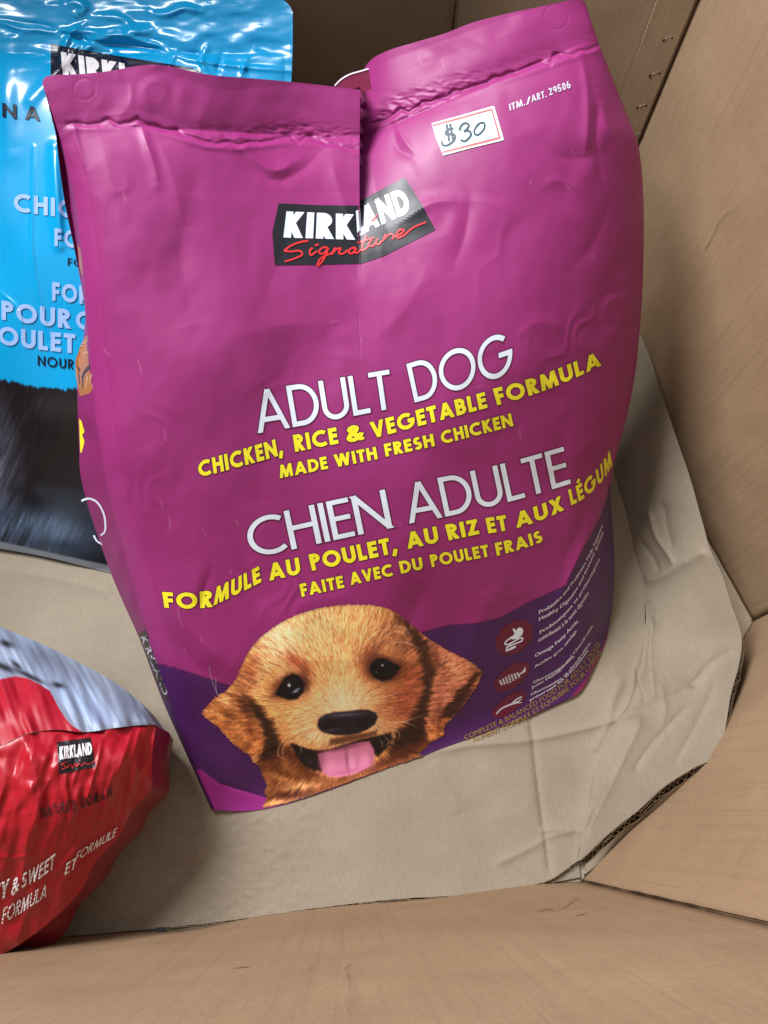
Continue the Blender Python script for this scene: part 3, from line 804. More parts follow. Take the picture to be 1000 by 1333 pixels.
def D_main(x, y, side=None, fine=True):
    x = np.asarray(x, float); y = np.asarray(y, float)
    sd = (x < crease_x(y)) if side is None else (np.full(x.shape, side == 'L'))
    d = 1 / (K_MAIN[0] * x + K_MAIN[1] * y + K_MAIN[2])
    xl, xr = XL(y), XR(y)
    s = (x - xl) / (xr - xl)
    # run of the panel from seal to base along the bag
    yt = np.interp(x, [55, 469, 762], [160, 180, 55]); yb = np.interp(x, [279, 345, 500, 742, 790], [1055, 1053, 1002, 908, 832])
    t = np.clip((y - yt) / (yb - yt), 0, 1)
    belly = 0.060 * np.clip(4 * s * (1 - s), 0, 1) ** .75 * np.sin(math.pi * np.clip(t, 0, 1) ** .85) ** .8
    d = d - belly
    # rounded right flank, soft left shoulder
    R = np.interp(y, [0, 60, 200, 400, 640, 700, 850], [30, 45, 75, 85, 60, 62, 50]); amp = np.interp(y, [0, 60, 200, 400, 600, 660, 700, 850], [.004, .012, .03, .045, .05, .055, .07, .055])
    e = np.clip((R - (xr - x)) / R, 0, 1)
    d = d + amp * (1 - np.sqrt(np.clip(1 - e ** 2, 0, 1)))
    el = np.clip((34 - (x - xl)) / 34, 0, 1)
    d = d + 0.010 * el ** 2 * sstep(140, 260, y) * sstep(1050, 900, y)
    # the tuck in the middle of the mouth: left side laps over the right side
    k = np.interp(y, [60, 120, 200, 260, 300, 325, 390], [1, 1, .66, .26, .07, .0, 0.0])
    gap = np.abs(x - crease_x(y))
    d = d + np.where(sd, -0.010 * k * np.exp(-(gap / 70) ** 1.2), 0.034 * k * np.exp(-(gap / 34) ** 1.1))
    d = d + 0.0030 * np.exp(-np.sqrt((gap / 9) ** 2 + .3)) * sstep(250, 300, y) * sstep(385, 310, y)
    d = d + 0.050 * np.exp(-((x - np.interp(y, [100, 300, 700], [469, 455, 420])) / 180) ** 2) * np.interp(y, [60, 250, 450, 650, 860], [.9, .95, .7, .42, 0]) + .006 * np.exp(-gap / 40) * np.interp(y, [60, 250, 330], [1, .6, 0])
    # mouth flap above the seal leans back and waves a little
    for sl, on in ((SEAL_L, sd), (SEAL_R, ~sd)):
        dist, pos, sg = seg_dist(x, y, sl)
        up = (sg < 0) & on
        wv = np.where(up, dist, 0)
        d = d - np.where(up, -0.00006 * np.minimum(wv, 60) + .0014 * np.sin(x / 33.0) * np.minimum(wv / 40, 1), 0)
        band = np.exp(-((dist - 0) / 11) ** 2) * on
        taper = sstep(0, .06, pos) * (0.45 + .55 * sstep(.12, .4, pos) if sl is SEAL_L else 1 - .3 * sstep(.5, 1, pos))
        rip = .55 * vnoise(x / 16 + y / 9, (y - x * .2) / 4.2 + 9) + .45 * vnoise(x / 8 - y / 5 + 40, (y + x * .25) / 3.0)
        d = d + band * taper * (0.0010 + .0008 * rip * (sstep(.38, .62, pos) if sl is SEAL_L else 1 - .8 * sstep(.3, .6, pos))) * (1 if fine else 0)
        line = np.exp(-((dist + np.where(sg > 0, -10, 10) * 1.0 + 2 * vnoise(pos * 30, pos * 0 + 3)) / 3) ** 2) * on * taper
        d = d + 0.0026 * line - 0.0014 * np.exp(-((dist - 15) / 5) ** 2) * on * taper * (sg > 0)
    if fine:
        for pts, w, a in MW:
            q = spline(pts, 10); bb0, bb1 = q.min(0) - 4 * w, q.max(0) + 4 * w
            m = (x > bb0[0]) & (x < bb1[0]) & (y > bb0[1]) & (y < bb1[1])
            if not m.any(): continue
            dist, pos, sg = seg_dist(x[m], y[m], q)
            d[m] -= a * (.42 * np.exp(-(dist / w) ** 2) + .40 * np.exp(-np.sqrt((dist / (.6 * w)) ** 2 + .02))) * np.sin(math.pi * np.clip(pos, .04, .96)) ** .6
        d = d - 0.0022 * fbm(x / 130 + 3, y / 160, 2) - .00025 * fbm(x / 34, y / 48, 2)
    if fine:
        rg = np.abs(vnoise(x / 52 + .6 * vnoise(x / 40, y / 40), y / 70 + 7)); d = d + .0007 * np.sqrt(rg ** 2 + .02) * (.5 + sstep(560, 760, x))
    zmin = 0.0015
    dmax = (zmin - H) / rays(np.stack([x, y], -1))[..., 2]
    for cx_, cy_, r_ in ((724, 22, 16), (110, 116, 14)): d = d + .00022 * np.exp(-((np.hypot(x - cx_, y - cy_) - r_) / 1.8) ** 2)
    kk = 0.018; hh = np.clip(.5 + .5 * (dmax - d) / kk, 0, 1)
    return np.minimum(dmax * (1 - hh) + d * hh - kk * hh * (1 - hh), dmax)

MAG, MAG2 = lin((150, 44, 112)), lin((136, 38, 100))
PUR, PUR2 = lin((72, 27, 86)), lin((112, 44, 150))
LINE = lin((74, 18, 70))
PB = np.array([(150, 835), (190, 860), (235, 872), (305, 895), (400, 905), (480, 850), (530, 830), (555, 822), (585, 814), (620, 812), (650, 805), (689, 784), (720, 770), (738, 762)], float)
PX = np.array([(738, 762), (741, 752), (748, 738), (758, 718), (770, 697), (782, 674), (790, 650), (794, 636)], float)
SCUFF = [[(214, 560), (216, 575)], [(209, 650), (212, 664)], [(220, 672), (222, 690)], [(264, 688), (268, 696)], [(233, 786), (232, 800), (238, 815)], [(262, 828), (263, 836)], [(136, 455), (142, 462)], [(180, 468), (184, 485)], [(306, 676), (311, 684)], [(300, 742), (301, 747)],
         [(546, 74), (548, 82)], [(575, 78), (577, 86)], [(738, 240), (741, 246)], [(745, 196), (748, 202)], [(690, 235), (692, 240)], [(620, 505), (628, 500)], [(676, 560), (678, 572)], [(590, 560), (594, 566)], [(412, 300), (418, 296)], [(160, 250), (163, 262)], [(240, 845), (243, 852)], [(770, 330), (772, 336)], [(430, 420), (440, 416)], [(470, 440), (471, 446)], [(520, 680), (522, 684)], [(640, 720), (641, 723)]]
def print_main(x, y):
    c = MAG * np.ones(x.shape + (3,))
    v = (.5 + .5 * np.tanh(vnoise(x / 200, y / 200)))[..., None] * .08
    c = c * (1 - v)
    yb = np.interp(x, PB[:, 0], PB[:, 1]); xb = np.interp(-y, -PX[::-1, 1][::-1], PX[::-1, 0][::-1]) if False else np.interp(y, PX[::-1, 1], PX[::-1, 0])
    low = np.where(x <= 738, y - yb, 50.0); rgt = np.where((y <= 762) & (y > 630), x - xb, np.where(y <= 630, -50, 50))
    sdist = np.where(x <= 738, low, np.where(y > 762, 50, rgt))
    m = sstep(-.7, .7, sdist)[..., None]
    c = c * (1 - m) + PUR * m
    ln = np.exp(-(np.where(np.abs(sdist) < 6, sdist, 9) / 1.1) ** 2)[..., None]
    c = c * (1 - ln) + LINE * ln
    for pts in SCUFF:
        q = spline(pts, 6); b0, b1 = q.min(0) - 3, q.max(0) + 3; mm = (x > b0[0]) & (x < b1[0]) & (y > b0[1]) & (y < b1[1])
        if mm.any():
            dd = seg_dist(x[mm], y[mm], q)[0]; al = (np.exp(-(dd / .8) ** 2) * .15)[..., None]; c[mm] = c[mm] * (1 - al) + lin((226, 170, 208)) * al
    # maroon foot of the panel: below the gold line on the right, and the turned up corner on the left
    foot = sstep(-1, 1, (y - np.interp(x, [600, 640, 700, 740, 765, 784, 792], [981, 966, 938, 912, 880, 842, 822])))[..., None] * (x > 600)[..., None]
    c = c * (1 - foot) + lin((124, 24, 78)) * foot
    cor = sstep(-1, 1, y - np.interp(x, [262, 288, 345, 352, 380], [1002, 1021, 1038, 1044, 1062]))[..., None] * (x < 380)[..., None]
    c = c * (1 - cor) + lin((150, 38, 130)) * cor
    return c

bag = thing('dog_food_bag', 'large matte magenta dog food bag with a golden puppy picture and a handwritten price sticker', 'pet food bag', tuple(on_z(np.array([500., 1000.]), 0)), 'dog food bags in the box')
pl = coons(L_EDGE, CREST, T_LEFT, B_LEFT, 300, 700)
d = D_main(pl[..., 0], pl[..., 1], 'L'); VL = at(pl, d); cl = print_main(pl[..., 0], pl[..., 1])
crest_r = [(440, 150), (446, 200), (454, 280), (463.5, 330), (464, 380), (468, 480), (483, 600), (493, 800), (498, 1000)]
prr = coons(crest_r, R_EDGE, T_RIGHT, B_RIGHT, 320, 700)
d = D_main(prr[..., 0], prr[..., 1], 'R')
d = d + np.where(prr[..., 0] < crease_x(prr[..., 1]) - .5, .0004, 0)
VR = at(prr, d); cr = print_main(prr[..., 0], prr[..., 1])
nL, nR = 300 * 700, 320 * 700
front_o = mesh('front_panel', np.concatenate([VL.reshape(-1, 3), VR.reshape(-1, 3)]),
               np.concatenate([gfaces(700, 300), gfaces(700, 320, off=nL)]), M_FILM, col=np.concatenate([cl.reshape(-1, 3), cr.reshape(-1, 3)]))
keep(front_o, bag)

# left gusset: the folded side between the front seam and the rear seam
G_OUT = [(73, 178), (76, 205), (84, 262), (97, 325), (106, 372), (111, 410), (108, 445), (101, 485), (101, 530), (103, 580), (104, 612), (112, 650), (128, 700), (150, 760), (180, 828), (213, 915), (244, 985), (274, 1052)]
G_IN = [(74, 172), (85, 205), (97, 260), (106, 330), (113, 420), (122, 520), (138, 625), (167, 735), (200, 850), (233, 945), (260, 1012), (279, 1054)]
gi, go = spline(G_IN, 260), spline(G_OUT, 260)
di = D_main(gi[:, 0], gi[:, 1], 'L'); yy = go[:, 1]
add = np.interp(yy, [178, 260, 400, 480, 600, 750, 900, 1052], [.004, .035, .05, .06, .062, .06, .045, .006])
do = di + add
gap_px = gi[:, 0] - np.interp(gi[:, 1], go[:, 1], go[:, 0])
def gus_frac(x, y): 
    a = np.interp(y, gi[:, 1], gi[:, 0]); b = np.interp(y, go[:, 1], go[:, 0]); return np.clip((a - x) / np.maximum(a - b, 1.0), 0, 1)
def D_gus(x, y):
    f = gus_frac(x, y); y_ = np.asarray(y, float)
    d0 = np.interp(y_, gi[:, 1], di); ad = np.interp(y_, go[:, 1], add)
    conc = np.interp(y_, [170, 300, 420, 500], [.02, .02, .004, -.006])
    d = d0 + ad * f + conc * np.sin(math.pi * f) - .002 * vnoise(np.asarray(x) / 14, y_ / 30) * np.sin(math.pi * f)
    return np.minimum(d, (0.0015 - H) / rays(np.stack([np.asarray(x, float), y_], -1))[..., 2])
f = np.linspace(0, 1, 40)[None, :, None]
gp = gi[:, None] * (1 - f) + go[:, None] * f
gp[..., 1] = gp[..., 1]
VG = at(gp, D_gus(gp[..., 0], gp[..., 1]))
VG[:, 0] = at(gi, di)
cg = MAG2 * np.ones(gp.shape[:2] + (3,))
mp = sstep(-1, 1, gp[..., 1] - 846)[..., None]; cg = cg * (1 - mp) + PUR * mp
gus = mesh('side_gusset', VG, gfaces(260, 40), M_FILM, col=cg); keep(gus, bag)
# rear side of the bag, lying against the blue bag and the sheet
outl_l = [(55, 108)] + [(64, 140)] + G_OUT
top_b = T_LEFT[:-1] + [(469, 112), (475, 92), (484, 80), (500, 71), (540, 58), (580, 46), (610, 34), (650, 23), (700, 12), (740, 3), (762, 3)]
bot_b = [(274, 1052), (345, 1053), (400, 1038), (500, 1002), (600, 965), (700, 927), (742, 908), (775, 865), (790, 832)]
pb = coons(outl_l, R_EDGE, top_b, bot_b, 120, 180)
u = np.linspace(0, 1, 120)[None, :]; v = np.linspace(0, 1, 180)[:, None]
left_l, right_l = pb[:, 0], pb[:, -1]
dl = np.where(left_l[:, 1] < 178, D_main(left_l[:, 0], left_l[:, 1], 'L') + .0006, D_gus(left_l[:, 0], left_l[:, 1]))
dr = D_main(right_l[:, 0], right_l[:, 1], 'R')
dfr = 1 / (K_MAIN[0] * pb[..., 0] + K_MAIN[1] * pb[..., 1] + K_MAIN[2])
lerp = (dl - dfr[:, 0])[:, None] * (1 - u) + (dr - dfr[:, -1])[:, None] * u
thick = 0.075 * np.sin(math.pi * np.clip(u, 0, 1)) ** .5 * sstep(.03, .45, v) * sstep(1.0, .9, v) + .012 * np.sin(math.pi * u) ** .4 * sstep(0, .06, v)
dbk = dfr + lerp + thick
dfm = D_main(pb[..., 0], pb[..., 1]); inside = (pb[..., 0] > XL(pb[..., 1]) + .5)
dbk = np.where(inside, np.maximum(dbk, dfm + np.where(v < .02, .0006, .0022)), dbk)
dbk = np.minimum(dbk, (0.001 - H) / rays(pb)[..., 2])
VB = at(pb, dbk)
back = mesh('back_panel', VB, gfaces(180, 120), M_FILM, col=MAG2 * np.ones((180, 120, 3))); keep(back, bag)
# rear lip of the mouth peeping out in the middle
lip = spline([(436, 112), (444, 104), (454, 98), (470, 93), (480, 90)], 30)
lip2 = lip + np.array([4, 26])
dlip = 1 / (K_MAIN[0] * lip[:, 0] + K_MAIN[1] * lip[:, 1] + K_MAIN[2]) + .046
o = mesh('rear_lip', np.stack([at(lip, dlip), at(lip2, dlip + .004)], 1), gfaces(30, 2), M_FILM, col=lin((120, 26, 62)) * np.ones((30, 2, 3))); keep(o, bag)
lip3 = lip + np.array([-.3, -1.6])
o = mesh('lip_edge', np.stack([at(lip3, dlip - .0005), at(lip + np.array([0, .2]), dlip - .0005)], 1), gfaces(30, 2), M_SEAMWHITE); keep(o, bag)

# corner seam: a welded strip along the left edge with a raised margin
sp = spline(L_EDGE[3:], 240)
inn = sp + np.stack([np.interp(sp[:, 1], [205, 420, 700, 880, 1054], [20, 22, 26, 28, 6]), np.zeros(240)], 1)
f = np.linspace(0, 1, 14)[None, :, None]
spx = sp[:, None] * (1 - f) + inn[:, None] * f
dsp = D_main(spx[..., 0], spx[..., 1], 'L') - .0005 * np.sin(math.pi * np.clip(f[..., 0], 0.0, 1)) ** .3 - .00012
csp = print_main(spx[..., 0], spx[..., 1]); csp = csp * (1.06 + .05 * np.sin(spx[..., 1] * 2.2 + spx[..., 0])[..., None] * .6)
o = mesh('corner_seam', at(spx, dsp), gfaces(240, 14), M_FILM, col=np.clip(csp, 0, 1)); keep(o, bag)

# lettering
WHITE_W, YEL_W = 0.118, 0.235
def line(name, words, w, mat, grow, space, label=None):
    a, b = Decal(D_main, .0005), Decal(D_main, .0008)
    for text, base, v0, v1 in words:
        if grow: put_word(a, text, base, v0, v1, w, space, grow)
        put_word(b, text, base, v0, v1, w, space)
    o = b.build(name, mat, bag, bag)
    if grow:
        q = a.build(name + '_outline', M_OUT, o, bag)
    if label: o['label'] = label
    return o
line('title_lettering', [('ADULT', [(336, 564), (424, 548.5), (513.5, 531)], (-10, -55), (-7, -50)), ('DOG', sag((540, 524), (669, 485.5), 1), (-11, -50), (-4, -57))], WHITE_W, M_WHITE, .025, .07)
line('formula_lettering', [('CHICKEN,', sag((259.5, 621.5), (369, 591.5), 0.6), (-2.5, -20.5), (-4, -22)), ('RICE', [(384.5, 588.3), (441, 577.2)], (-3.5, -22), (-3.5, -21)), ('&', [(452, 577), (474, 572)], (-3, -21), (-3, -21)),
      ('VEGETABLE', [(485, 571), (635, 530.6)], (-4, -21), (-4, -20.5)), ('FORMULA', sag((647.5, 527.6), (783, 475.5), 4.5), (-6, -21.5), (-4, -19))], YEL_W, M_YELLOW, .04, .13)
line('formula_lettering', [('MADE', [(364.5, 622.6), (427.5, 610)], (-1, -17), (-3, -16)), ('WITH', [(437, 608.5), (492, 597.5)], (-3, -16.5), (-3, -16)), ('FRESH', [(502.4, 594.6), (566.4, 580.6)], (-3, -16.5), (-3, -16)),
      ('CHICKEN', [(576, 578.5), (668.5, 554.4)], (-3.5, -16.5), (-3.5, -16.5))], YEL_W, M_YELLOW, .045, .13)
line('title_lettering', [('CHIEN', [(328, 727.5), (420, 706.5), (511, 687)], (-11, -50), (-10, -50)), ('ADULTE', sag((533, 681.5), (743.5, 629.5), 4), (-11, -51), (-10, -48))], WHITE_W, M_WHITE, .025, .07)
line('formula_lettering', [('FOR', sag((214, 791), (277, 790), 2), (-3, -20.5), (0, -22)), ('MULE', [(278, 788.5), (310, 773), (340.5, 757.5)], (3, -24), (-3.5, -20.5)), ('AU', [(351, 756), (392, 747)], (-3, -22), (-3.5, -21.5)),
      ('POULET,', sag((406.5, 743), (518, 719), .5), (-5, -21), (-4, -21)), ('AU', [(531, 714.6), (572, 706)], (-4, -21), (-4, -21)), ('RIZ', [(584.4, 703.6), (624.5, 695)], (-5, -20.5), (-3.5, -19.5)),
      ('ET', [(636, 694.5), (661.5, 690.3)], (-4, -20), (-3.5, -20)), ('AUX', sag((672.5, 687.6), (735, 663.5), 2), (-3, -20.5), (-5, -18.5)), ('LÉGUM', [(744, 658), (757, 651), (770, 641), (782, 629.5), (790, 618), (797.5, 606)], (-4.5, -20), (-3, -21))], YEL_W, M_YELLOW, .04, .13)
line('formula_lettering', [('FAITE', [(393, 777), (448.5, 764.8)], (-3.5, -16.5), (-3, -15.5)), ('AVEC', [(457, 761.8), (512.5, 749.3)], (-3, -16), (-3, -15.5)), ('DU', [(522.4, 747), (551.5, 741)], (-3.5, -16), (-3, -16)),
      ('POULET', [(562.4, 738.4), (637.5, 724.3)], (-3.5, -16), (-3, -15.5)), ('FRAIS', sag((647, 723.6), (707.5, 705), 1), (-3, -16.5), (-4, -15))], YEL_W, M_YELLOW, .045, .13)
line('item_number', [('ITM.', [(664, 144), (689, 136.3)], (-1.5, -9), (-2, -9)), ('/', [(690.5, 136.5), (697.5, 134)], (-1.5, -10), (-1.5, -10)), ('ART.', [(699, 132.8), (727, 122)], (-2, -9.5), (-2, -9.5)), ('29506', [(731, 120), (744, 115.5)] if False else [(717.5 - 3, 126.5), (742.5, 114.5)], (-2.5, -9), (-2.5, -9))] if False else
     [('ITM.', [(664, 144), (684, 136.8)], (-1.5, -8.5), (-1.5, -9)), ('/', [(686, 136.2), (691, 134.5)], (-1, -9), (-1, -9)), ('ART.', [(692.5, 133), (712, 126.3)], (-1.5, -9), (-1.5, -9)), ('29506', [(715.5, 124.5), (743.5, 114)], (-2, -9.5), (-2, -9.5))], .2, M_WHITE2, 0, .15)

# brand panel with its two lines, one half on each side of the tuck
def D_L(x, y): return D_main(x, y, 'L')
def D_R(x, y): return D_main(x, y, 'R')
brand = []
for Dm, poly in ((D_L, [(363, 264.5), (415, 267), (466.5, 267.5), (467, 343), (410, 344.5), (358, 345), (354.5, 302.5)]), (D_R, [(467.5, 262), (496, 247), (527, 230.5), (548, 264), (567, 299), (500, 333), (467.5, 344)])):
    dc = Decal(Dm, .0006); put_area(dc, poly, step=3.0)
    brand.append(dc.build('brand_panel', M_BLACK, bag, bag))
bl_ = Decal(D_main, .0011)
put_word(bl_, 'KIRK', [(369, 309), (412, 310.3), (462.5, 312)], (4, -34), (-1.5, -33), .27, .10)
o = bl_.build('brand_lettering', M_WHITE, brand[0], bag)
br_ = Decal(D_main, .0011)
put_word(br_, 'L', [(465.5, 308.5), (474.5, 304.2)], (-2, -34), (-2, -34), .30, .1)
put_word(br_, 'AND', [(474.5, 303.5), (500, 291), (537, 275)], (-7, -33), (-12, -31.5), .25, .09)
o = br_.build('brand_lettering', M_WHITE, brand[1], bag)
rd = Decal(D_main, .0016)
put_area(rd, [(480, 290.5), (486, 283), (491.5, 278), (489.5, 284), (488, 287.5), (484, 288)], step=2)
z4 = lambda pts: [(340 + X / 4.0, 220 + Y / 4.0) for X, Y in pts]
SIG = [[(245, 373), (205, 380), (150, 402), (118, 425)], [(118, 425), (150, 429), (212, 434), (214, 442), (185, 461), (124, 481)],
       [(268, 408), (252, 432), (256, 446), (292, 426)], [(280, 398), (300, 392)],
       [(345, 406), (315, 412), (301, 434), (315, 442), (350, 412)], [(350, 410), (335, 450), (312, 488), (293, 503), (300, 478), (372, 434)],
       [(385, 408), (366, 447)], [(370, 440), (398, 414), (413, 412), (405, 438), (418, 442), (452, 420)],
       [(492, 408), (468, 414), (456, 434), (468, 440), (496, 410)], [(496, 410), (488, 434), (498, 436), (518, 420)],
       [(548, 345), (526, 405), (524, 424), (540, 418), (562, 398)], [(500, 384), (590, 356)],
       [(576, 366), (560, 396), (574, 402), (608, 362)], [(608, 362), (598, 388), (608, 392), (632, 372)],
       [(648, 338), (634, 376)], [(640, 366), (664, 342), (682, 338), (690, 352), (682, 366)],
       [(694, 352), (728, 336), (744, 318), (730, 314), (706, 340), (712, 358), (740, 346), (790, 306), (858, 276)]]
for st_ in SIG: put_stroke(rd, z4(st_), 2.5, 2.1)
o = rd.build('script_lettering', M_RED, brand[0], bag)

# price sticker
z5 = lambda pts: [(560 + X / 5.0, 120 + Y / 5.0) for X, Y in pts]
dc = Decal(D_main, .0010); put_area(dc, z5([(10, 202), (200, 150), (405, 90), (418, 92), (480, 308), (470, 314), (270, 362), (85, 412), (76, 392), (62, 352), (50, 328), (30, 270)]), step=3.5)
stk = dc.build('price_sticker', M_PAPER, bag, bag)
M_TINT = ink('sticker_tint', (190, 226, 230), .55)
dc = Decal(D_main, .0013); put_area(dc, z5([(20, 226), (200, 174), (402, 118), (446, 290), (262, 338), (80, 386), (62, 350), (30, 270)]), step=3.5); dc.build('sticker_field', M_TINT, stk, bag)
dc = Decal(D_main, .0016)
for a, b, w in (((16, 218), (402, 112), 1.3), ((402, 112), (452, 294), 1.6), ((452, 294), (78, 390), .9), ((14, 210), (410, 100), .5), ((412, 100), (462, 300), .5), ((465, 298), (80, 400), .5)):
    put_stroke(dc, z5([a, ((a[0] + b[0]) / 2, (a[1] + b[1]) / 2), b]), w)
dc.build('sticker_border', M_RED, stk, bag)
dc = Decal(D_main, .0018)
for st_, w in (([(152, 236), (128, 238), (104, 254), (102, 272), (130, 272), (160, 278), (160, 304), (136, 330), (104, 346), (80, 340), (76, 318)], 2.0), ([(107, 207), (116, 262), (124, 318)], 2.2), ([(130, 203), (140, 260), (152, 320)], 2.2),
               ([(192, 248), (204, 214), (232, 200), (252, 212), (238, 240), (218, 254)], 2.1), ([(218, 254), (252, 250), (266, 272), (250, 300), (220, 318), (198, 308)], 2.1),
               ([(300, 222), (326, 200), (352, 200), (354, 226), (332, 262), (304, 278), (288, 266), (292, 238), (312, 212)], 1.7)):
    put_stroke(dc, z5(st_), w * 1.4, w * 1.2)
dc.build('handwritten_price', M_PEN, stk, bag)

# benefit icons and their captions
ICONS = [((669.7, 829.7), 27, 18.5, (.76, -.65)), ((666.5, 881), 27, 12.5, (.8, -.6)), ((663, 917), 26, 9.5, (.8, -.6))]
ico = []
for c, a, b, dv in ICONS:
    o_ = Decal(D_main, .0005); put_area(o_, ellipse(c, a + 1, b + 1, dv), step=3)
    i_ = Decal(D_main, .0009); put_area(i_, ellipse(c, a, b, dv), step=3)
    rim = o_.build('benefit_icon', M_OUT, bag, bag); i_.build('icon_disc', M_ICON, rim, bag); ico.append(rim)
z6 = lambda pts: [(640 + X / 5.556, 760 + Y / 5.556) for X, Y in pts]
dc = Decal(D_main, .0013)
put_area(dc, z6([(152, 322), (168, 326), (176, 340), (196, 316), (218, 318), (230, 338), (222, 368), (196, 392), (164, 402), (134, 398), (130, 388), (156, 376), (168, 356), (158, 342)]), step=2.5)
put_stroke(dc, z6([(134, 396), (108, 414), (98, 436), (110, 440), (150, 424), (206, 394), (224, 392), (222, 408), (190, 426), (130, 450), (108, 466), (112, 476), (150, 460), (176, 452)]), 1.7)
put_stroke(dc, z6([(112, 476), (104, 484), (130, 478), (172, 458)]), 1.4)
dc.build('icon_symbol', M_WHITE, ico[0], bag)
dc = Decal(D_main, .0013)
for k in range(7):
    for j in range(4):
        x_, y_ = 62 + k * 21 + j * 4, 716 - k * 9.5 + (j - 1.5) * (14 - abs(k - 3) * 1.8)
        put_area(dc, z6([(x_ + 9 * math.cos(a_), y_ + 5.5 * math.sin(a_)) for a_ in np.linspace(0, 6.28, 8, endpoint=False)]), step=9)
put_area(dc, z6([(196, 656), (222, 634), (246, 598), (248, 632), (238, 642), (212, 654), (200, 664)]), step=3)
dc.build('icon_symbol', M_WHITE2, ico[1], bag)
dc = Decal(D_main, .0013)
put_stroke(dc, z6([(34, 942), (70, 905), (120, 880), (170, 862)]), 1.6, 2.4); put_stroke(dc, z6([(150, 868), (186, 832), (222, 816)]), 2.6, 1.2); put_stroke(dc, z6([(160, 868), (196, 848), (216, 832)]), 2.0, 1.2); put_stroke(dc, z6([(150, 870), (190, 860), (218, 858)]), 2.2, 1.0)
dc.build('icon_symbol', M_WHITE2, ico[2], bag)
dc = Decal(D_main, .0008)
CAP = [('Probiotics and Prebiotics Help Support', [(702, 799.6), (719, 790), (733.6, 776), (750, 755), (767.6, 725), (785, 686)], 6.8, 4.8), ('Healthy Digestive and Immune System', [(702, 808.6), (728, 793.5), (743, 780), (757, 758), (774, 722), (786, 694)], 6.8, 4.8),
       ('Probiotiques et prébiotiques', [(703, 825.7), (726, 810), (746, 789), (764, 762), (781, 729)], 6.4, 4.6), ('contribuant à la santé digestive', [(701, 836), (732, 816.5), (752, 795), (767, 773)], 7.5, 6.0),
       ('Omega Fatty Acids', [(696.7, 856), (721, 842), (753, 810)], 6.4, 5.2), ('Acides gras oméga', [(696, 870), (732, 845.5), (751, 822)], 6, 5), ('Glucosamine and Chondroitin', [(694, 890.5), (732, 869), (755, 842), (772, 816)], 6, 5), ('Joint Management', [(692, 897), (721, 880), (748, 855)], 6, 5),
       ('Glucosamine et chondroïtine', [(691, 906), (735, 881), (755, 858), (769, 838)], 5.8, 5), ('préservant les articulations', [(690, 913), (726, 891.5), (750, 869), (766, 848)], 5.8, 5)]
for tx, base, h0, h1 in CAP:
    k_ = .70 if h0 > 6.1 else .52; put_font(dc, tx, base, (-.6, -h0 * k_), (-h1 * .45, -h1 * k_ * .9), embolden=.09)
dc.build('benefit_caption', M_WHITE2, bag, bag)
dc = Decal(D_main, .0008)
put_font(dc, 'COMPLETE & BALANCED FOOD FOR ADULT DOGS', [(605, 963.5), (645, 946), (680, 928.5), (725, 901), (752, 879), (782, 840)], (-.8, -6.4), (-4, -5.4), embolden=.06)
put_font(dc, 'ALIMENT COMPLET ET ÉQUILIBRÉ POUR CHIENS', [(616, 967), (655, 950), (689, 933), (728, 908), (757, 885), (783, 850)], (-.8, -5.6), (-4, -5), embolden=.06)
dc.build('statement_lettering', M_GOLD, bag, bag)
# print on the gusset
dg = Decal(D_gus, .0010)
put_stroke(dg, [(106, 652), (114, 649), (124, 652), (133, 664), (137, 680), (135, 694), (131, 697)], 2.6, 2.2); put_stroke(dg, [(122, 697), (126, 704), (133, 709)], 2.6, 1.6)
dg.build('side_lettering', M_WHITE, gus, bag)
dg = Decal(D_gus, .0010); put_area(dg, [(103, 545), (106, 548), (110, 562), (107, 566), (110, 575), (106, 590), (104.5, 588)], step=3); dg.build('side_lettering', M_YELLOW, gus, bag)
dg = Decal(D_gus, .0008); put_area(dg, [(180, 826), (189, 818), (205, 858), (219, 898), (222, 912), (212, 908), (196, 866)], step=3); k1 = dg.build('side_panel', M_BLACK, gus, bag)
dg = Decal(D_gus, .0012); put_font(dg, 'KIRKLAND', [(183, 829), (197, 864), (213, 905)], (6.5, -3), (6, -3), embolden=.12); dg.build('side_lettering', M_WHITE2, k1, bag)

# puppy picture printed on the panel
PUP = [(262, 929), (268, 921), (280, 908), (288, 903), (294, 900), (301, 892), (307, 885), (313, 870), (320, 855), (326, 845), (335, 834), (346, 824), (360, 814), (374, 806), (390, 799), (407, 794), (425, 790), (442, 788), (460, 787), (485, 787.5), (498, 790), (510, 794), (522, 802),
       (532, 810), (546, 822), (560, 833), (575, 842), (590, 850), (600, 855), (610, 860), (620, 867), (628, 874), (626, 882), (620, 895), (610, 910), (602, 920), (595, 928), (586, 938), (580, 943), (578, 950), (579, 957), (570, 962), (561, 966), (556, 972), (546, 980), (551, 984),
       (545, 985.8), (510, 998), (470, 1012), (440, 1023), (400, 1037.5), (370, 1046), (345, 1052), (342, 1050), (347, 1040), (344, 1030), (348, 1022), (341, 1010), (338, 998), (329, 992), (326, 984), (318, 979), (310, 973), (303, 968), (295, 959), (288, 951), (280, 943), (272, 938)]
def furry(poly, n, amp, seed):
    P = resample(np.vstack([poly, poly[:1]]), n)[:-1]; r = np.random.default_rng(seed)
    T = np.roll(P, -1, 0) - np.roll(P, 1, 0); T /= np.linalg.norm(T, axis=1)[:, None] + 1e-9
    return P + np.stack([T[:, 1], -T[:, 0]], 1) * (r.standard_normal(len(P)) * amp)[:, None]
def paint_canvas(x0, y0, x1, y1, st):
    xs, ys = np.arange(x0, x1, st), np.arange(y0, y1, st); return np.meshgrid(xs, ys)
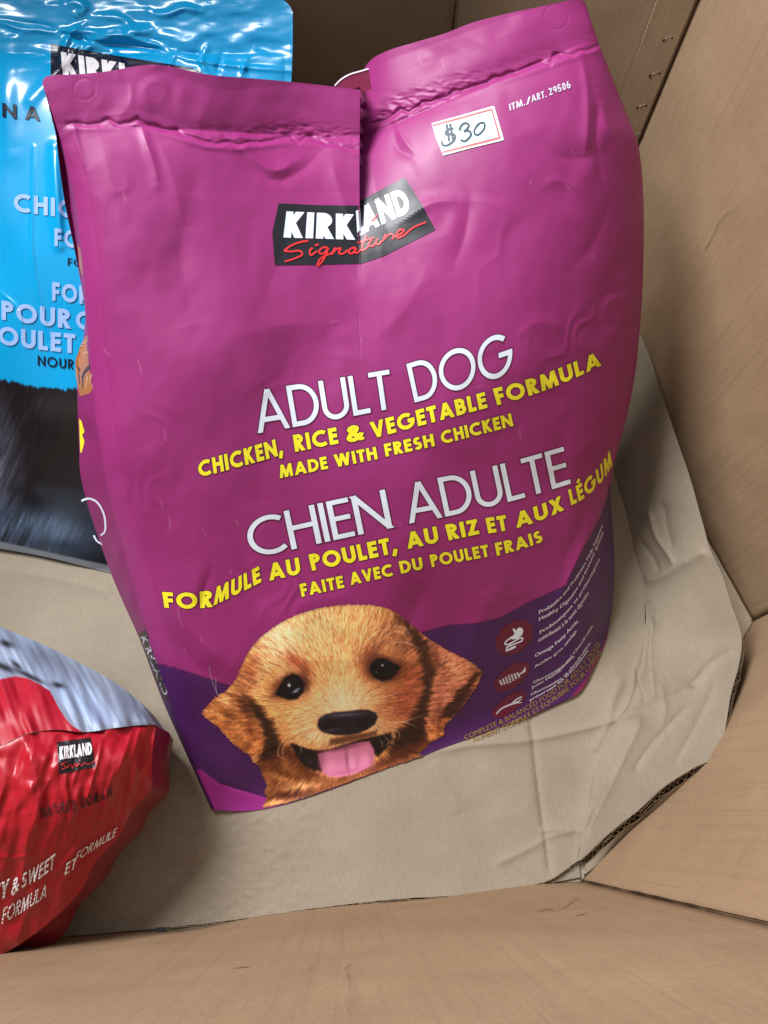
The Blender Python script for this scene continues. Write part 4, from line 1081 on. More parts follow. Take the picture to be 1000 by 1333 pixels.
def soft(img, X, Y, poly, rgb, blur, alpha=1.0):
    P = np.asarray(poly, float); b0, b1 = P.min(0) - 3 * blur - 1, P.max(0) + 3 * blur + 1
    j = np.where((X[0] >= b0[0]) & (X[0] <= b1[0]))[0]; i = np.where((Y[:, 0] >= b0[1]) & (Y[:, 0] <= b1[1]))[0]
    if len(i) == 0 or len(j) == 0: return
    sl = np.s_[i[0]:i[-1] + 1, j[0]:j[-1] + 1]
    d = seg_dist(X[sl], Y[sl], np.vstack([P, P[:1]]))[0]; d = np.where(pip(X[sl], Y[sl], P), d, -d)
    a = (sstep(-blur, blur, d) * alpha)[..., None]
    img[sl] = img[sl] * (1 - a) + np.array(rgb, float) * a
def blobp(img, X, Y, c, rx, ry, ang, rgb, alpha, p=2.0):
    t = math.radians(ang); dx, dy = X - c[0], Y - c[1]
    u = (dx * math.cos(t) + dy * math.sin(t)) / rx; v = (-dx * math.sin(t) + dy * math.cos(t)) / ry
    a = (np.exp(-(u * u + v * v) ** (p / 2)) * alpha)[..., None]
    img[:] = img * (1 - a) + np.array(rgb, float) * a
def hairs(img, X, Y, n, length, ang_fn, region, strength, seed, tint=(1, .93, .82), steps=12, wid=0):
    """many short strokes that lighten or darken the picture along the lie of the coat"""
    r = np.random.default_rng(seed); x0, y0, st = X[0, 0], Y[0, 0], X[0, 1] - X[0, 0]
    px = r.uniform(X[0, 0], X[0, -1], n); py = r.uniform(Y[0, 0], Y[-1, 0], n)
    ok = region(px, py); px, py = px[ok], py[ok]
    an = ang_fn(px, py) + r.normal(0, .18, len(px)); ln = length * r.uniform(.5, 1.3, len(px)); s = r.normal(0, 1, len(px)) * strength
    fld = np.zeros(X.shape); curv = r.normal(0, .025, len(px))
    for k in range(steps):
        q = k / (steps - 1); w = math.sin(math.pi * (q * .9 + .05))
        a2 = an + curv * k
        xx = px + np.cos(a2) * ln * q; yy = py + np.sin(a2) * ln * q
        gx, gy = (xx - x0) / st, (yy - y0) / st
        ix, iy = np.floor(gx).astype(int), np.floor(gy).astype(int); fx_, fy_ = gx - ix, gy - iy
        for dx in (0, 1):
            for dy in (0, 1):
                m = (ix + dx >= 0) & (ix + dx < X.shape[1]) & (iy + dy >= 0) & (iy + dy < X.shape[0])
                ww = (fx_ if dx else 1 - fx_) * (fy_ if dy else 1 - fy_) * w * s
                np.add.at(fld, (iy[m] + dy, ix[m] + dx), ww[m])
    fld = np.tanh(fld * .8)
    img *= (1 + fld[..., None] * np.array([.30, .34, .36]))
    return fld
PX0, PY0, PST = 258, 783, 0.72
X, Y = paint_canvas(PX0, PY0, 633, 1056, PST)
im = np.zeros(X.shape + (3,)); im[:] = (212, 152, 92)
TH, RD = np.arctan2(Y - 925, X - 446), np.hypot(X - 446, Y - 925)
J = (vnoise(TH * 46, RD / 16) * 1.5 + vnoise(TH * 95 + 7, RD / 9) * 1.3) * sstep(20, 70, RD) + vnoise(X / 7, Y / 9) * 1.0
Xw, Yw = X + J * np.cos(TH), Y + J * np.sin(TH)
def soft_w(poly, rgb, blur, alpha=1.0):
    P = np.asarray(poly, float); d = seg_dist(Xw, Yw, np.vstack([P, P[:1]]))[0]; d = np.where(pip(Xw, Yw, P), d, -d)
    a = (sstep(-blur, blur, d) * alpha)[..., None]; im[:] = im * (1 - a) + np.array(rgb, float) * a
B_ = lambda *a: blobp(im, Xw, Yw, *a); S_ = soft_w
B_((440, 825), 76, 40, 0, (232, 182, 122), .9); B_((362, 832), 30, 34, -40, (240, 204, 156), .95); B_((405, 815), 40, 20, -15, (238, 196, 140), .7); B_((452, 838), 14, 30, 0, (206, 144, 84), .5)
B_((485, 815), 34, 24, 0, (224, 166, 106), .6); B_((512, 815), 22, 22, 35, (160, 104, 70), .8); B_((446, 880), 30, 46, 8, (238, 184, 126), .85)
B_((326, 878), 15, 28, 25, (146, 82, 54), .8); B_((345, 868), 9, 26, 22, (236, 182, 126), .8); B_((316, 890), 5, 14, 25, (222, 152, 100), .6)
B_((384, 860), 17, 8, 28, (158, 80, 56), .85); B_((398, 872), 10, 9, 50, (156, 84, 58), .75); B_((486, 846), 22, 10, -30, (128, 74, 52), .85); B_((476, 866), 8, 20, 12, (176, 104, 64), .7); B_((512, 850), 16, 5, 24, (224, 150, 96), .7)
B_((534, 884), 22, 40, 8, (140, 76, 52), .95); B_((522, 905), 30, 24, -25, (168, 94, 62), .9); B_((524, 926), 22, 16, 0, (150, 78, 54), .85); B_((530, 838), 14, 16, 30, (132, 82, 60), .8); B_((514, 894), 22, 5, -15, (206, 140, 90), .5)
B_((364, 925), 28, 26, 30, (220, 160, 96), .8); B_((350, 905), 12, 22, 20, (224, 168, 108), .7); B_((385, 940), 30, 26, 20, (230, 178, 118), .8); B_((372, 955), 14, 10, 40, (190, 124, 70), .5)
B_((447, 914), 44, 24, -6, (244, 208, 164), .95); B_((486, 942), 28, 14, 15, (228, 180, 132), .9); B_((412, 958), 30, 13, 15, (236, 196, 146), .9); B_((505, 930), 10, 14, 0, (196, 130, 84), .6); B_((400, 928), 14, 14, 0, (236, 190, 138), .6)
# neck and chest
S_([(338, 985), (362, 968), (380, 970), (420, 1012), (470, 1012), (502, 984), (520, 950), (548, 936), (590, 955), (560, 985), (345, 1058), (330, 1010)], (104, 56, 30), 6)
B_((372, 996), 18, 8, 34, (178, 120, 70), .85); B_((366, 1014), 20, 5, 20, (196, 136, 84), .8); B_((398, 1022), 34, 6.5, -10, (208, 156, 104), .9); B_((420, 1032), 44, 3.2, -18, (70, 36, 20), .85); B_((455, 1018), 40, 4.5, -18, (168, 106, 58), .8); B_((358, 1046), 30, 5, -10, (224, 164, 102), .95); B_((372, 1036), 26, 4.0, -4, (72, 34, 20), .9); B_((350, 985), 18, 11, 20, (84, 42, 24), .85); B_((346, 1022), 8, 14, 0, (190, 128, 76), .6)
B_((415, 1016), 20, 4, -6, (134, 80, 42), .8); B_((505, 998), 34, 4.5, -22, (142, 82, 44), .85); B_((470, 1004), 26, 4, -20, (92, 46, 26), .8); B_((528, 962), 26, 13, -28, (38, 20, 15), .95); B_((522, 984), 24, 6, -28, (74, 38, 22), .85); B_((548, 980), 16, 3.4, -24, (158, 106, 60), .7)
# right ear with its shadow, left ear with its shadow
S_([(513, 797), (530, 808), (552, 828), (562, 846), (568, 874), (562, 905), (556, 935), (549, 966), (520, 968), (526, 946), (541, 924), (550, 898), (549, 868), (543, 846), (532, 824)], (52, 29, 24), 6.0, .88)
B_((528, 812), 12, 7, 40, (92, 52, 36), .7)
S_([(550, 822), (575, 841), (600, 854), (620, 867), (628, 874), (612, 908), (590, 932), (578, 956), (560, 966), (554, 950), (561, 915), (571, 880), (564, 850)], (186, 118, 86), 3.0)
B_((590, 868), 22, 13, 38, (216, 148, 108), .85); B_((576, 900), 9, 24, 8, (196, 122, 98), .85); B_((566, 856), 8, 20, -22, (120, 70, 50), .8); B_((604, 868), 12, 6, 40, (190, 122, 80), .6); B_((570, 930), 6, 16, 10, (120, 66, 44), .7)
S_([(620, 874), (627, 876), (612, 908), (592, 932), (580, 941), (570, 940), (578, 924), (594, 904), (606, 890)], (62, 30, 22), 3.2, .95)
S_([(568, 940), (580, 934), (588, 938), (579, 952), (572, 966), (556, 962), (559, 948)], (172, 108, 60), 3, .9); B_((618, 893), 12, 2.6, -58, (176, 108, 66), .85); B_((563, 958), 6, 4, 0, (206, 140, 82), .7); B_((572, 950), 4, 8, 10, (110, 60, 34), .6)
S_([(318, 904), (332, 912), (346, 928), (359, 948), (366, 972), (352, 988), (337, 986), (343, 966), (338, 944), (325, 922)], (44, 24, 17), 6.0, .9)
S_([(262, 929), (280, 907), (292, 902), (306, 903), (320, 916), (335, 942), (343, 966), (340, 980), (326, 984), (310, 973), (288, 951)], (168, 106, 60), 3)
B_((294, 912), 16, 7, 25, (216, 160, 108), .9); B_((320, 920), 8, 18, -30, (70, 36, 26), .9); B_((300, 934), 14, 5, 40, (104, 56, 32), .85); B_((286, 932), 10, 4, 30, (206, 146, 90), .8); B_((310, 948), 16, 5, 52, (196, 132, 78), .8); B_((326, 950), 14, 4, 58, (124, 66, 38), .8); B_((334, 974), 8, 8, 0, (206, 132, 76), .9); B_((318, 966), 10, 4, 40, (150, 92, 50), .7); B_((276, 924), 8, 4, -40, (196, 138, 86), .7)
# coat
def ang_head(x, y):
    a = np.arctan2(y - 925, (x - 446)); return a
inhead = lambda x, y: (y < 985)
hairs(im, X, Y, 42000, 8, ang_head, inhead, .34, 3)
hairs(im, X, Y, 11000, 14, ang_head, lambda x, y: (y < 905), .40, 4)
hairs(im, X, Y, 7000, 17, lambda x, y: np.where(x > 500, 2.2 - (x - 560) / 80, 1.0 - (300 - x) / 160), lambda x, y: ((x > 552) & (y > 838)) | ((x < 345) & (y > 900)), .55, 5)
hairs(im, X, Y, 7000, 19, lambda x, y: np.where(x < 420, .45 + .4 * np.sin(x / 21.0), 2.7 + .3 * np.sin(x / 17.0)), lambda x, y: (y > 975), .6, 6)
hairs(im, X, Y, 1300, 24, ang_head, lambda x, y: (y < 870), .34, 8)
im *= (1 + (.09 * vnoise(TH * 80 + 3, RD / 10) + .05 * vnoise(TH * 150, RD / 7)) * sstep(15, 60, RD))[..., None]
B_ = lambda *a: blobp(im, X, Y, *a); S_ = lambda *a: soft(im, X, Y, *a)
# eyes
for c, rx, ry, an in (((377, 893), 20, 14, -22), ((500, 869), 22, 17, 12)):
    B_(c, rx * 1.25, ry * 1.2, an, (92, 48, 34), .9, 4.0)
EL = [(358, 903), (364, 893), (371, 882), (381, 877), (390, 880), (396, 890), (395, 901), (387, 910), (375, 911), (365, 907)]
ER = [(481, 872), (484, 863), (491, 857), (501, 857), (512, 863), (522, 868), (517, 876), (509, 884), (498, 887), (487, 882)]
B_((396, 890), 7, 13, -10, (84, 44, 40), .8); B_((362, 904), 12, 4, -20, (96, 50, 40), .8); B_((484, 872), 7, 14, 5, (92, 50, 36), .8); S_(EL, (16, 14, 20), 2.0); S_(ER, (14, 13, 18), 2.0)
B_((366, 878), 9, 3, -40, (222, 172, 136), .7); B_((503, 851), 14, 2.6, 18, (196, 134, 84), .7); B_((383, 915), 14, 2.5, -12, (214, 156, 104), .6); B_((506, 892), 16, 3, -12, (176, 120, 70), .6)
B_((376.5, 892), 2.1, 2.4, 0, (235, 240, 250), 1); B_((385, 900), 5, 1.6, -25, (190, 205, 225), .75); B_((387, 897), 4, 1.0, -25, (180, 195, 215), .6); B_((498, 866), 1.5, 1.5, 0, (240, 235, 230), 1); B_((490, 875), 1.2, 1.2, 0, (150, 140, 140), .8); B_((378, 886), 8, 3, -20, (52, 54, 72), .5); B_((496, 863), 9, 3, 5, (44, 44, 58), .5)
# mouth, nose, tongue
S_([(378, 968), (388, 970), (398, 974), (412, 977), (430, 976), (446, 970), (468, 963), (486, 959), (500, 956), (509, 954), (510, 962), (503, 974), (492, 985), (484, 978), (416, 985), (420, 1004), (410, 1003), (396, 996), (386, 984)], (26, 16, 18), 2.4)
B_((404, 992), 9, 6, 35, (58, 44, 52), .7); B_((500, 968), 5, 7, 25, (50, 38, 38), .6)
S_([(430, 962), (450, 958), (478, 954), (492, 950), (490, 957), (468, 962), (446, 968), (428, 971)], (84, 52, 38), 2.5, .8)
NOSE = [(413, 944), (415, 936), (424, 930), (436, 927), (452, 926), (468, 924), (480, 924), (489, 928), (492, 934), (488, 943), (478, 950), (466, 955), (452, 957), (436, 957), (422, 954), (415, 949)]
S_(NOSE, (36, 30, 38), 1.8); B_((450, 930.5), 28, 2.8, -4, (104, 98, 112), .75); B_((430, 944), 9, 5.5, -8, (14, 11, 14), .9); B_((432, 950.5), 9, 1.6, -8, (96, 90, 100), .7); B_((474, 941), 8, 5, -14, (16, 13, 16), .8); B_((455, 950), 1.6, 7, 4, (18, 14, 16), .7); B_((420, 935), 5, 3, -30, (66, 60, 72), .6)
TON = [(414, 982), (424, 978), (440, 975), (455, 970), (470, 966), (481, 965), (487, 976), (487, 988), (481, 998), (470, 1004), (456, 1009), (440, 1012), (428, 1011), (420, 1005), (417, 994)]
S_(TON, (202, 128, 156), 1.8); B_((418, 990), 5, 14, 0, (150, 84, 108), .7); B_((484, 990), 4, 14, 0, (166, 96, 122), .6); B_((452, 990), 2.2, 20, -6, (146, 80, 106), .75); B_((457, 988), 4, 14, -4, (220, 156, 178), .6); B_((430, 994), 9, 9, 0, (216, 150, 172), .6); B_((474, 986), 8, 9, 0, (214, 146, 168), .6); B_((452, 1005), 24, 3.5, -10, (168, 98, 124), .6); B_((450, 973), 26, 3, -12, (120, 62, 84), .7); B_((466, 992), 1.4, 9, 10, (168, 100, 128), .5)
def hair(pts, rgb, w, a):
    q = spline(pts, 24); d, pos, sd = seg_dist(X, Y, q); al = (np.exp(-(d / w) ** 2) * a * np.sin(np.pi * (pos * .85 + .1)))[..., None]; im[:] = im * (1 - al) + np.array(rgb, float) * al
for pts in ([(483, 850), (500, 830), (520, 822), (530, 832), (529, 844)], [(505, 838), (525, 836), (550, 846)], [(512, 815), (528, 818), (534, 828)], [(478, 838), (488, 824), (508, 818)], [(505, 945), (530, 938), (556, 930)], [(505, 941), (525, 940), (545, 948)], [(510, 948), (520, 955), (518, 966)], [(508, 950), (514, 958), (510, 968)],
            [(366, 966), (362, 982), (372, 990)], [(378, 962), (368, 975), (370, 990)], [(385, 965), (392, 975), (390, 985)], [(500, 958), (506, 966), (502, 972)], [(494, 962), (498, 968), (497, 974)], [(330, 905), (336, 890), (342, 872)], [(318, 902), (326, 888), (334, 880)], [(470, 918), (500, 908), (525, 900)]):
    hair(pts, (236, 206, 172), .6, .55)
im = np.clip(255 * 1.24 * (np.clip(im, 0, 255) / 255) ** 1.16, 0, 255); im[..., 2] *= 1.04; im = np.clip(im, 0, 255)
poly = furry(np.array(PUP), 900, .5, 2)
D2, pos, sd = seg_dist(X, Y, np.vstack([poly, poly[:1]]))
ins = pip(X, Y, poly)
edge = np.where(ins, np.exp(-(D2 / 1.6) ** 2), 0)[..., None] * .35
im = im * (1 - edge) + np.array((90, 44, 36)) * edge
# clip the picture to its outline: border vertices move onto the outline
Pc = np.stack([X, Y], -1)
near = D2 < PST * .75
pd = resample(np.vstack([poly, poly[:1]]), 5000)
idx = np.argwhere(near)
for a_ in range(0, len(idx), 400):
    ii = idx[a_:a_ + 400]; q = Pc[ii[:, 0], ii[:, 1]]
    k = ((q[:, None] - pd[None]) ** 2).sum(-1).argmin(1); Pc[ii[:, 0], ii[:, 1]] = pd[k]
okv = ins | near
mk = okv[:-1, :-1] & okv[1:, :-1] & okv[1:, 1:] & okv[:-1, 1:]
cenin = pip((X[:-1, :-1] + X[1:, 1:]) / 2, (Y[:-1, :-1] + Y[1:, 1:]) / 2, poly)
mk &= cenin
V = at(Pc, D_main(Pc[..., 0], Pc[..., 1]) - .0007)
fc = gfaces(X.shape[0], X.shape[1], mk)
used, inv = np.unique(fc.ravel(), return_inverse=True)
pup = mesh('puppy_picture', V.reshape(-1, 3)[used], inv.reshape(-1, 4), M_FILM, col=(lin(im) ** 1.0).reshape(-1, 3)[used]); keep(pup, bag)
wh = Decal(D_main, .0009)
for pts in ([(272, 868), (276, 885), (283, 905)], [(281, 882), (282, 900), (286, 910)]):
    put_stroke(wh, pts, .32, .2)
o = wh.build('whiskers', M_WHITE2, pup, bag); o['kind'] = 'stuff'
# the dog picture fragment on the gusset
dg = Decal(D_gus, .0008); put_area(dg, [(112, 436), (119, 446), (121, 470), (124, 500), (123, 505), (116, 512), (110, 514), (104, 516), (102, 508), (99, 490), (98, 470), (104, 452)], step=3)
M_FURP = ink('fur_print', (176, 112, 66)); M_FURD = ink('fur_print_dark', (70, 44, 40)); M_FURL = ink('fur_print_pale', (226, 176, 130))
fr = dg.build('fur_picture', M_FURP, gus, bag)
dg = Decal(D_gus, .0011)
for st_ in ([(118, 478), (110, 486), (107, 505)], [(119, 474), (112, 480), (106, 492)], [(101, 478), (104, 500)], [(102, 470), (104, 484)]): put_stroke(dg, st_, 2.4, 1.2)
dg.build('fur_marks', M_FURD, fr, bag)
dg = Decal(D_gus, .0012)
for st_ in ([(110, 452), (104, 456), (108, 459), (116, 458)], [(112, 444), (107, 450)], [(119, 486), (117, 500)], [(121, 490), (120, 504)], [(114, 490), (111, 506)]): put_stroke(dg, st_, 1.1, .6)
dg.build('fur_marks', M_FURL, fr, bag)
dg = Decal(D_gus, .0008); put_area(dg, [(101, 318), (104.5, 324), (107, 345), (108, 360), (104, 352)], step=3); dg.build('fur_picture', M_FURP, gus, bag)

# ------------------------------------------------------------------ the blue bag behind
K_BLUE = plane_fit([(0, 716), (330, 775), (380, 14)], [float(depth_z(np.array([0., 716.]))) - .004, float(depth_z(np.array([330., 775.]))) - .004, 0.735])
BW = [([(40, 130), (110, 60), (190, 40), (250, 55)], 8, .004), ([(80, 90), (82, 70), (95, 40), (110, 30)], 4, .0034), ([(95, 100), (100, 70), (118, 50)], 4, -.0028), ([(-20, 20), (30, 38), (100, 40), (180, 50), (240, 75), (300, 85), (380, 92)], 4, .0030),
      ([(0, 25), (60, 35), (120, 55), (200, 62), (260, 72)], 4, -.0028), ([(85, 5), (100, 2), (110, 10), (100, 20)], 6, .0034), ([(130, 20), (160, 25), (175, 40)], 6, .0030), ([(195, 15), (215, 18), (240, 10), (262, 14)], 5, .0034), ([(270, 60), (262, 80), (270, 95)], 4, .0026), ([(290, 70), (282, 95)], 4, -.002), ([(230, 65), (220, 85), (215, 100)], 4, .0024),
      ([(320, 78), (315, 98)], 4, .0024), ([(330, 60), (350, 66), (380, 60)], 8, -.0024), ([(44, 190), (43, 260), (41, 300), (44, 350), (55, 400), (65, 440)], 2.2, .0013), ([(0, 380), (22, 400), (30, 440)], 2.2, .0012), ([(70, 190), (72, 230), (76, 290), (78, 320)], 7, .006), ([(20, 40), (8, 120), (12, 200)], 14, .003), ([(150, 70), (160, 85)], 4, .003)]
def D_blue(x, y):
    x = np.asarray(x, float); y = np.asarray(y, float)
    d = 1 / (K_BLUE[0] * x + K_BLUE[1] * y + K_BLUE[2])
    s = np.clip((x + 150) / 520, 0, 1); t = np.clip((y - 70) / 670, 0, 1)
    d = d - .035 * np.clip(4 * s * (1 - s), 0, 1) ** .7 * np.sin(math.pi * t ** .8) ** .8
    for pts, w, a in BW:
        dist, pos, sg = seg_dist(x, y, spline(pts, 10)); d = d - a * np.exp(-(dist / w) ** 2) * np.sin(math.pi * np.clip(pos, .05, .95)) ** .5
    top = sstep(120, 60, y)
    d = d - top * (.0006 * fbm(x / 34, y / 14, 2)) - .0013 * fbm(x / 80 + 9, y / 110, 2)
    return np.minimum(d, (0.0015 - H) / rays(np.stack([x, y], -1))[..., 2])
bag2 = thing('dog_food_bag', 'glossy bright blue dog food bag standing behind the magenta bag at the upper left', 'pet food bag', tuple(on_z(np.array([60., 727.]), 0)), 'dog food bags in the box')
BL_L, BL_R = [(-150, -60), (-152, 200), (-150, 450), (-150, 690)], [(381, 16), (381, 60), (379, 112), (368, 300), (352, 500), (330, 775)]
BL_T, BL_B = [(-150, -60), (100, -24), (300, -6), (364, -3), (372, 2), (378, 9), (381, 16)], [(-150, 690), (0, 714), (60, 725), (140, 745), (330, 775)]
pq = coons(BL_L, BL_R, BL_T, BL_B, 360, 520)
V = at(pq, D_blue(pq[..., 0], pq[..., 1]))
Xb, Yb = pq[..., 0], pq[..., 1]
cb_ = lin((0, 152, 208)) * np.ones(Xb.shape + (3,))
furline = np.interp(Xb, [-150, 0, 50, 110, 330], [486, 494, 503, 508, 524]) + 1.6 * vnoise(Xb / 2.0, Yb / 40) + 1.4 * vnoise(Xb / 6, Yb / 40 + 5)
m = sstep(-1.5, 1.5, Yb - furline)[..., None]
dark = np.zeros(Xb.shape + (3,)); dark[:] = (22, 20, 24)
def bb(c, rx, ry, an, rgb, al): blobp(dark, Xb, Yb, c, rx, ry, an, rgb, al)
bb((-10, 600), 26, 70, -10, (96, 98, 112), .8); bb((14, 585), 14, 60, -14, (70, 70, 84), .6); bb((68, 530), 30, 18, 0, (44, 42, 44), .8); bb((60, 590), 40, 40, 0, (24, 22, 26), .8); bb((40, 690), 90, 26, 8, (70, 84, 104), .9); bb((75, 690), 36, 22, 20, (96, 112, 134), .8); bb((0, 670), 30, 26, 0, (62, 76, 96), .8); bb((88, 712), 26, 8, 5, (44, 52, 64), .8); bb((20, 715), 60, 8, 8, (88, 96, 106), .8); bb((70, 645), 44, 14, -14, (16, 15, 20), .9); bb((30, 640), 20, 10, 20, (24, 24, 30), .7)
gx = vnoise(Xb / 2.0 + (Yb - 560) * .25, Yb / 26 + 3) + .6 * vnoise(Xb / 1.1 + (Yb - 560) * .2, Yb / 15)
dark = np.clip(dark * (1 + .14 * gx[..., None] * sstep(90, 20, Xb)[..., None] + .05 * gx[..., None]) + 4 * np.clip(gx - 1.2, 0, 3)[..., None] * sstep(110, 30, Xb)[..., None], 0, 255)
cb_ = cb_ * (1 - m) + lin(dark) * m
strip = sstep(-1, 1, Yb - np.interp(Xb, [-150, 0, 140, 330], [682, 705, 736, 766]))[..., None]
cb_ = cb_ * (1 - strip) + lin((120, 124, 128)) * strip
f2_ = mesh('front_panel', V, gfaces(520, 360), M_FILM_G, col=cb_); keep(f2_, bag2)
Vb = V[::4, ::4].copy(); nb, mb = Vb.shape[:2]
u = np.linspace(0, 1, mb)[None, :]; v = np.linspace(0, 1, nb)[:, None]
cen = V[260, 180]; nv_ = np.cross(V[0, -1] - V[0, 0], V[-1, 0] - V[0, 0]); nv_ /= np.linalg.norm(nv_); nv_ *= np.sign(nv_ @ (cen - CAMPOS))
Vb = Vb + nv_ * (.09 * np.sin(math.pi * u) ** .5 * sstep(0, .4, v) * sstep(1.0, .93, v))[..., None] + nv_ * .003 * (np.sin(math.pi * u) * np.sin(math.pi * v))[..., None]
Vb[..., 2] = np.maximum(Vb[..., 2], .001)
o = mesh('back_panel', Vb, gfaces(nb, mb), M_FILM_G, col=lin((0, 152, 208)) * np.ones((nb, mb, 3))); keep(o, bag2)
dc = Decal(D_blue, .0012); put_area(dc, [(66, 57), (150, 72), (250, 88), (262, 92), (258, 150), (160, 140), (66, 122)], step=2.2); bp2 = dc.build('brand_panel', M_NAVY, bag2, bag2)
dc = Decal(D_blue, .0022); put_word(dc, 'KIRKLAND', [(82, 97), (150, 109), (250, 124)], (-3, -30), (-1, -28), .26, .09); dc.build('brand_lettering', M_GWHITE, bp2, bag2)
def bline(words, w, mat, name, sp=.16):
    dc = Decal(D_blue, .0014)
    for tx, base, v0, v1 in words: put_word(dc, tx, base, v0, v1, w, sp)
    return dc.build(name, mat, bag2, bag2)
bline([('NATURE', [(3, 152), (60, 158), (150, 168)], (0, -18), (0, -18))], .2, M_NAVY, 'range_lettering', .5)
bline([('CHICKEN', [(18, 275), (67, 281), (160, 292)], (0, -24), (0, -24)), ('FORMULA', [(71, 320), (110, 324), (190, 333)], (0, -23), (0, -23))], .22, M_GLYPH_BLUE, 'formula_lettering', .16)
bline([('FOR', [(88, 345.5), (102, 347), (118, 349)], (0, -10), (0, -10))], .14, M_NAVY, 'caption_lettering', .14)
bline([('FORMULE', [(68, 391), (110, 396), (180, 405)], (0, -24), (0, -24)), ('POUR', [(2, 416), (50, 423), (92, 428)], (0, -25), (0, -25)), ('CHIEN', [(99, 428), (130, 432), (180, 440)], (0, -24), (0, -24)),
       ('OULET', [(-2, 448), (50, 455), (98, 460)], (0, -24), (0, -25))], .22, M_GLYPH_BLUE, 'formula_lettering', .14)
bline([('NOURRITURE', [(49, 475.5), (75, 478.5), (150, 487)], (0, -13), (0, -13))], .15, M_NAVY, 'caption_lettering', .2)

# ------------------------------------------------------------------ the red bag lying at the lower left
bag3 = thing('dog_food_bag', 'shiny red dog food bag lying at the lower left with a grey fur picture', 'pet food bag', tuple(on_z(np.array([60., 1080.]), 0)), 'dog food bags in the box')
LOWE = [(-140, 985), (-60, 982), (0, 971), (36, 955), (72, 950), (108, 953), (155, 947), (185, 944), (203, 944)]
UPE = [(-140, 770), (-60, 790), (0, 816), (54, 838), (108, 865), (155, 892), (187, 920), (203, 944)]
def redz(p, z): r = rays(p); return CAMPOS + r * ((z - H) / r[..., 2])[..., None]
lo_, up_ = spline(LOWE, 220), spline(UPE, 220)
f = np.linspace(0, 1, 130)[:, None, None]
pf = up_[None] * (1 - f) + lo_[None] * f
ul_ = np.linspace(0, 1, 220)[None, :]
z_up = np.interp(ul_, [0, .6, .9, 1], [.10, .10, .11, .135]); z_lo = np.interp(ul_, [0, .5, .85, 1], [.215, .205, .165, .135])
f0 = f[..., 0]
zf_ = z_up * (1 - f0) + z_lo * f0 + .030 * np.sin(math.pi * f0) * np.sin(math.pi * np.clip(ul_ * .5 + .5, 0, 1)) ** .6
zf_ = zf_ + .0016 * vnoise(pf[..., 0] / 9 - pf[..., 1] / 26, pf[..., 1] / 60) * sstep(0, .3, f0) + .0020 * vnoise(pf[..., 0] / 30, pf[..., 1] / 22)
V = redz(pf, zf_)
xs, ys = pf[..., 0], pf[..., 1]
cf = np.zeros(xs.shape + (3,)); cf[:] = (128, 138, 156)
bb2 = lambda c, rx, ry, an, rgb, al: blobp(cf, xs, ys, c, rx, ry, an, rgb, al)
bb2((100, 905), 60, 22, 30, (140, 158, 190), .7); bb2((170, 925), 30, 14, 30, (96, 104, 122), .7); bb2((50, 850), 60, 12, 30, (92, 100, 118), .8); bb2((120, 930), 20, 10, 20, (126, 144, 178), .7)
gst = vnoise((xs - .55 * ys) / 4.2, (ys + .3 * xs) / 40) + .5 * vnoise((xs - .55 * ys) / 1.8, ys / 24)
cf = cf * (1.08 + .08 * gst[..., None])
for c, rx, ry, an in (((8, 838), 10, 4, 20), ((4, 868), 18, 4, 25), ((38, 880), 22, 3, 26), ((76, 892), 8, 3.4, 15), ((22, 866), 9, 3, 40)): bb2(c, rx, ry, an, (30, 26, 32), .95)
redb = ys - np.interp(xs, [-140, 0, 20, 36, 50, 65, 77, 86, 94, 108, 112], [880, 884, 880, 883, 890, 899, 922, 936, 945, 953, 980])
mr_ = sstep(-1.2, 1.2, redb)[..., None] * (xs < 110)[..., None]
cf = lin(np.clip(cf, 0, 255)) * (1 - mr_) + lin((160, 15, 37)) * mr_
endf = mesh('folded_end', V, gfaces(130, 220), M_FILM, col=cf); keep(endf, bag3)
SIL = [(203, 945), (200, 965), (198, 990), (196, 1028), (173, 1054), (155, 1088), (122, 1126), (108, 1155), (72, 1194), (36, 1222), (0, 1244), (-60, 1262), (-140, 1275)]
si_ = spline(SIL, 240)
loR = spline([(203, 945), (185, 945), (155, 948), (108, 954), (72, 951), (36, 956), (0, 972), (-60, 983), (-140, 986)], 240)
f = np.linspace(0, 1, 180)[None, :, None]
pr = loR[:, None] * (1 - f) + si_[:, None] * f
q = np.linspace(0, 1, 240)[:, None]; f0 = f[..., 0]
z_l = np.interp(q, [0, .15, .5, 1], [.135, .163, .203, .213]); z_s = np.interp(q, [0, .25, .45, .6, .8, 1], [.135, .125, .11, .09, .05, .04])
zb = z_l * (1 - f0) + z_s * f0 + .032 * np.sin(math.pi * f0 ** .9) * sstep(0, .35, q)
xx_, yy_ = pr[..., 0], pr[..., 1]
RWR = [([(40, 990), (50, 1060), (36, 1120)], 12, .004), ([(84, 1010), (88, 1040), (92, 1070)], 3, .003), ([(104, 1025), (96, 1060), (92, 1090)], 4, .003), ([(120, 1010), (130, 1040), (125, 1080)], 5, -.003), ([(150, 1000), (138, 1040), (132, 1075)], 4, .003), ([(168, 1000), (160, 1040), (150, 1080)], 5, -.003),
       ([(35, 1060), (30, 1130), (10, 1190)], 5, .003), ([(112, 1060), (104, 1095), (70, 1140)], 4, .003), ([(140, 1080), (120, 1110), (80, 1160)], 4, -.003), ([(0, 1115), (20, 1116), (50, 1112)], 3, .002), ([(135, 1062), (125, 1068), (150, 1060)], 3, .002), ([(180, 970), (176, 1010), (165, 1040)], 6, .003), ([(60, 1100), (40, 1150), (20, 1200)], 6, -.003)]
for pts, w, a in RWR:
    dist, pos, sg = seg_dist(xx_, yy_, spline(pts, 10)); zb = zb + a * np.exp(-(dist / w) ** 2) * np.sin(math.pi * np.clip(pos, .05, .95)) ** .5
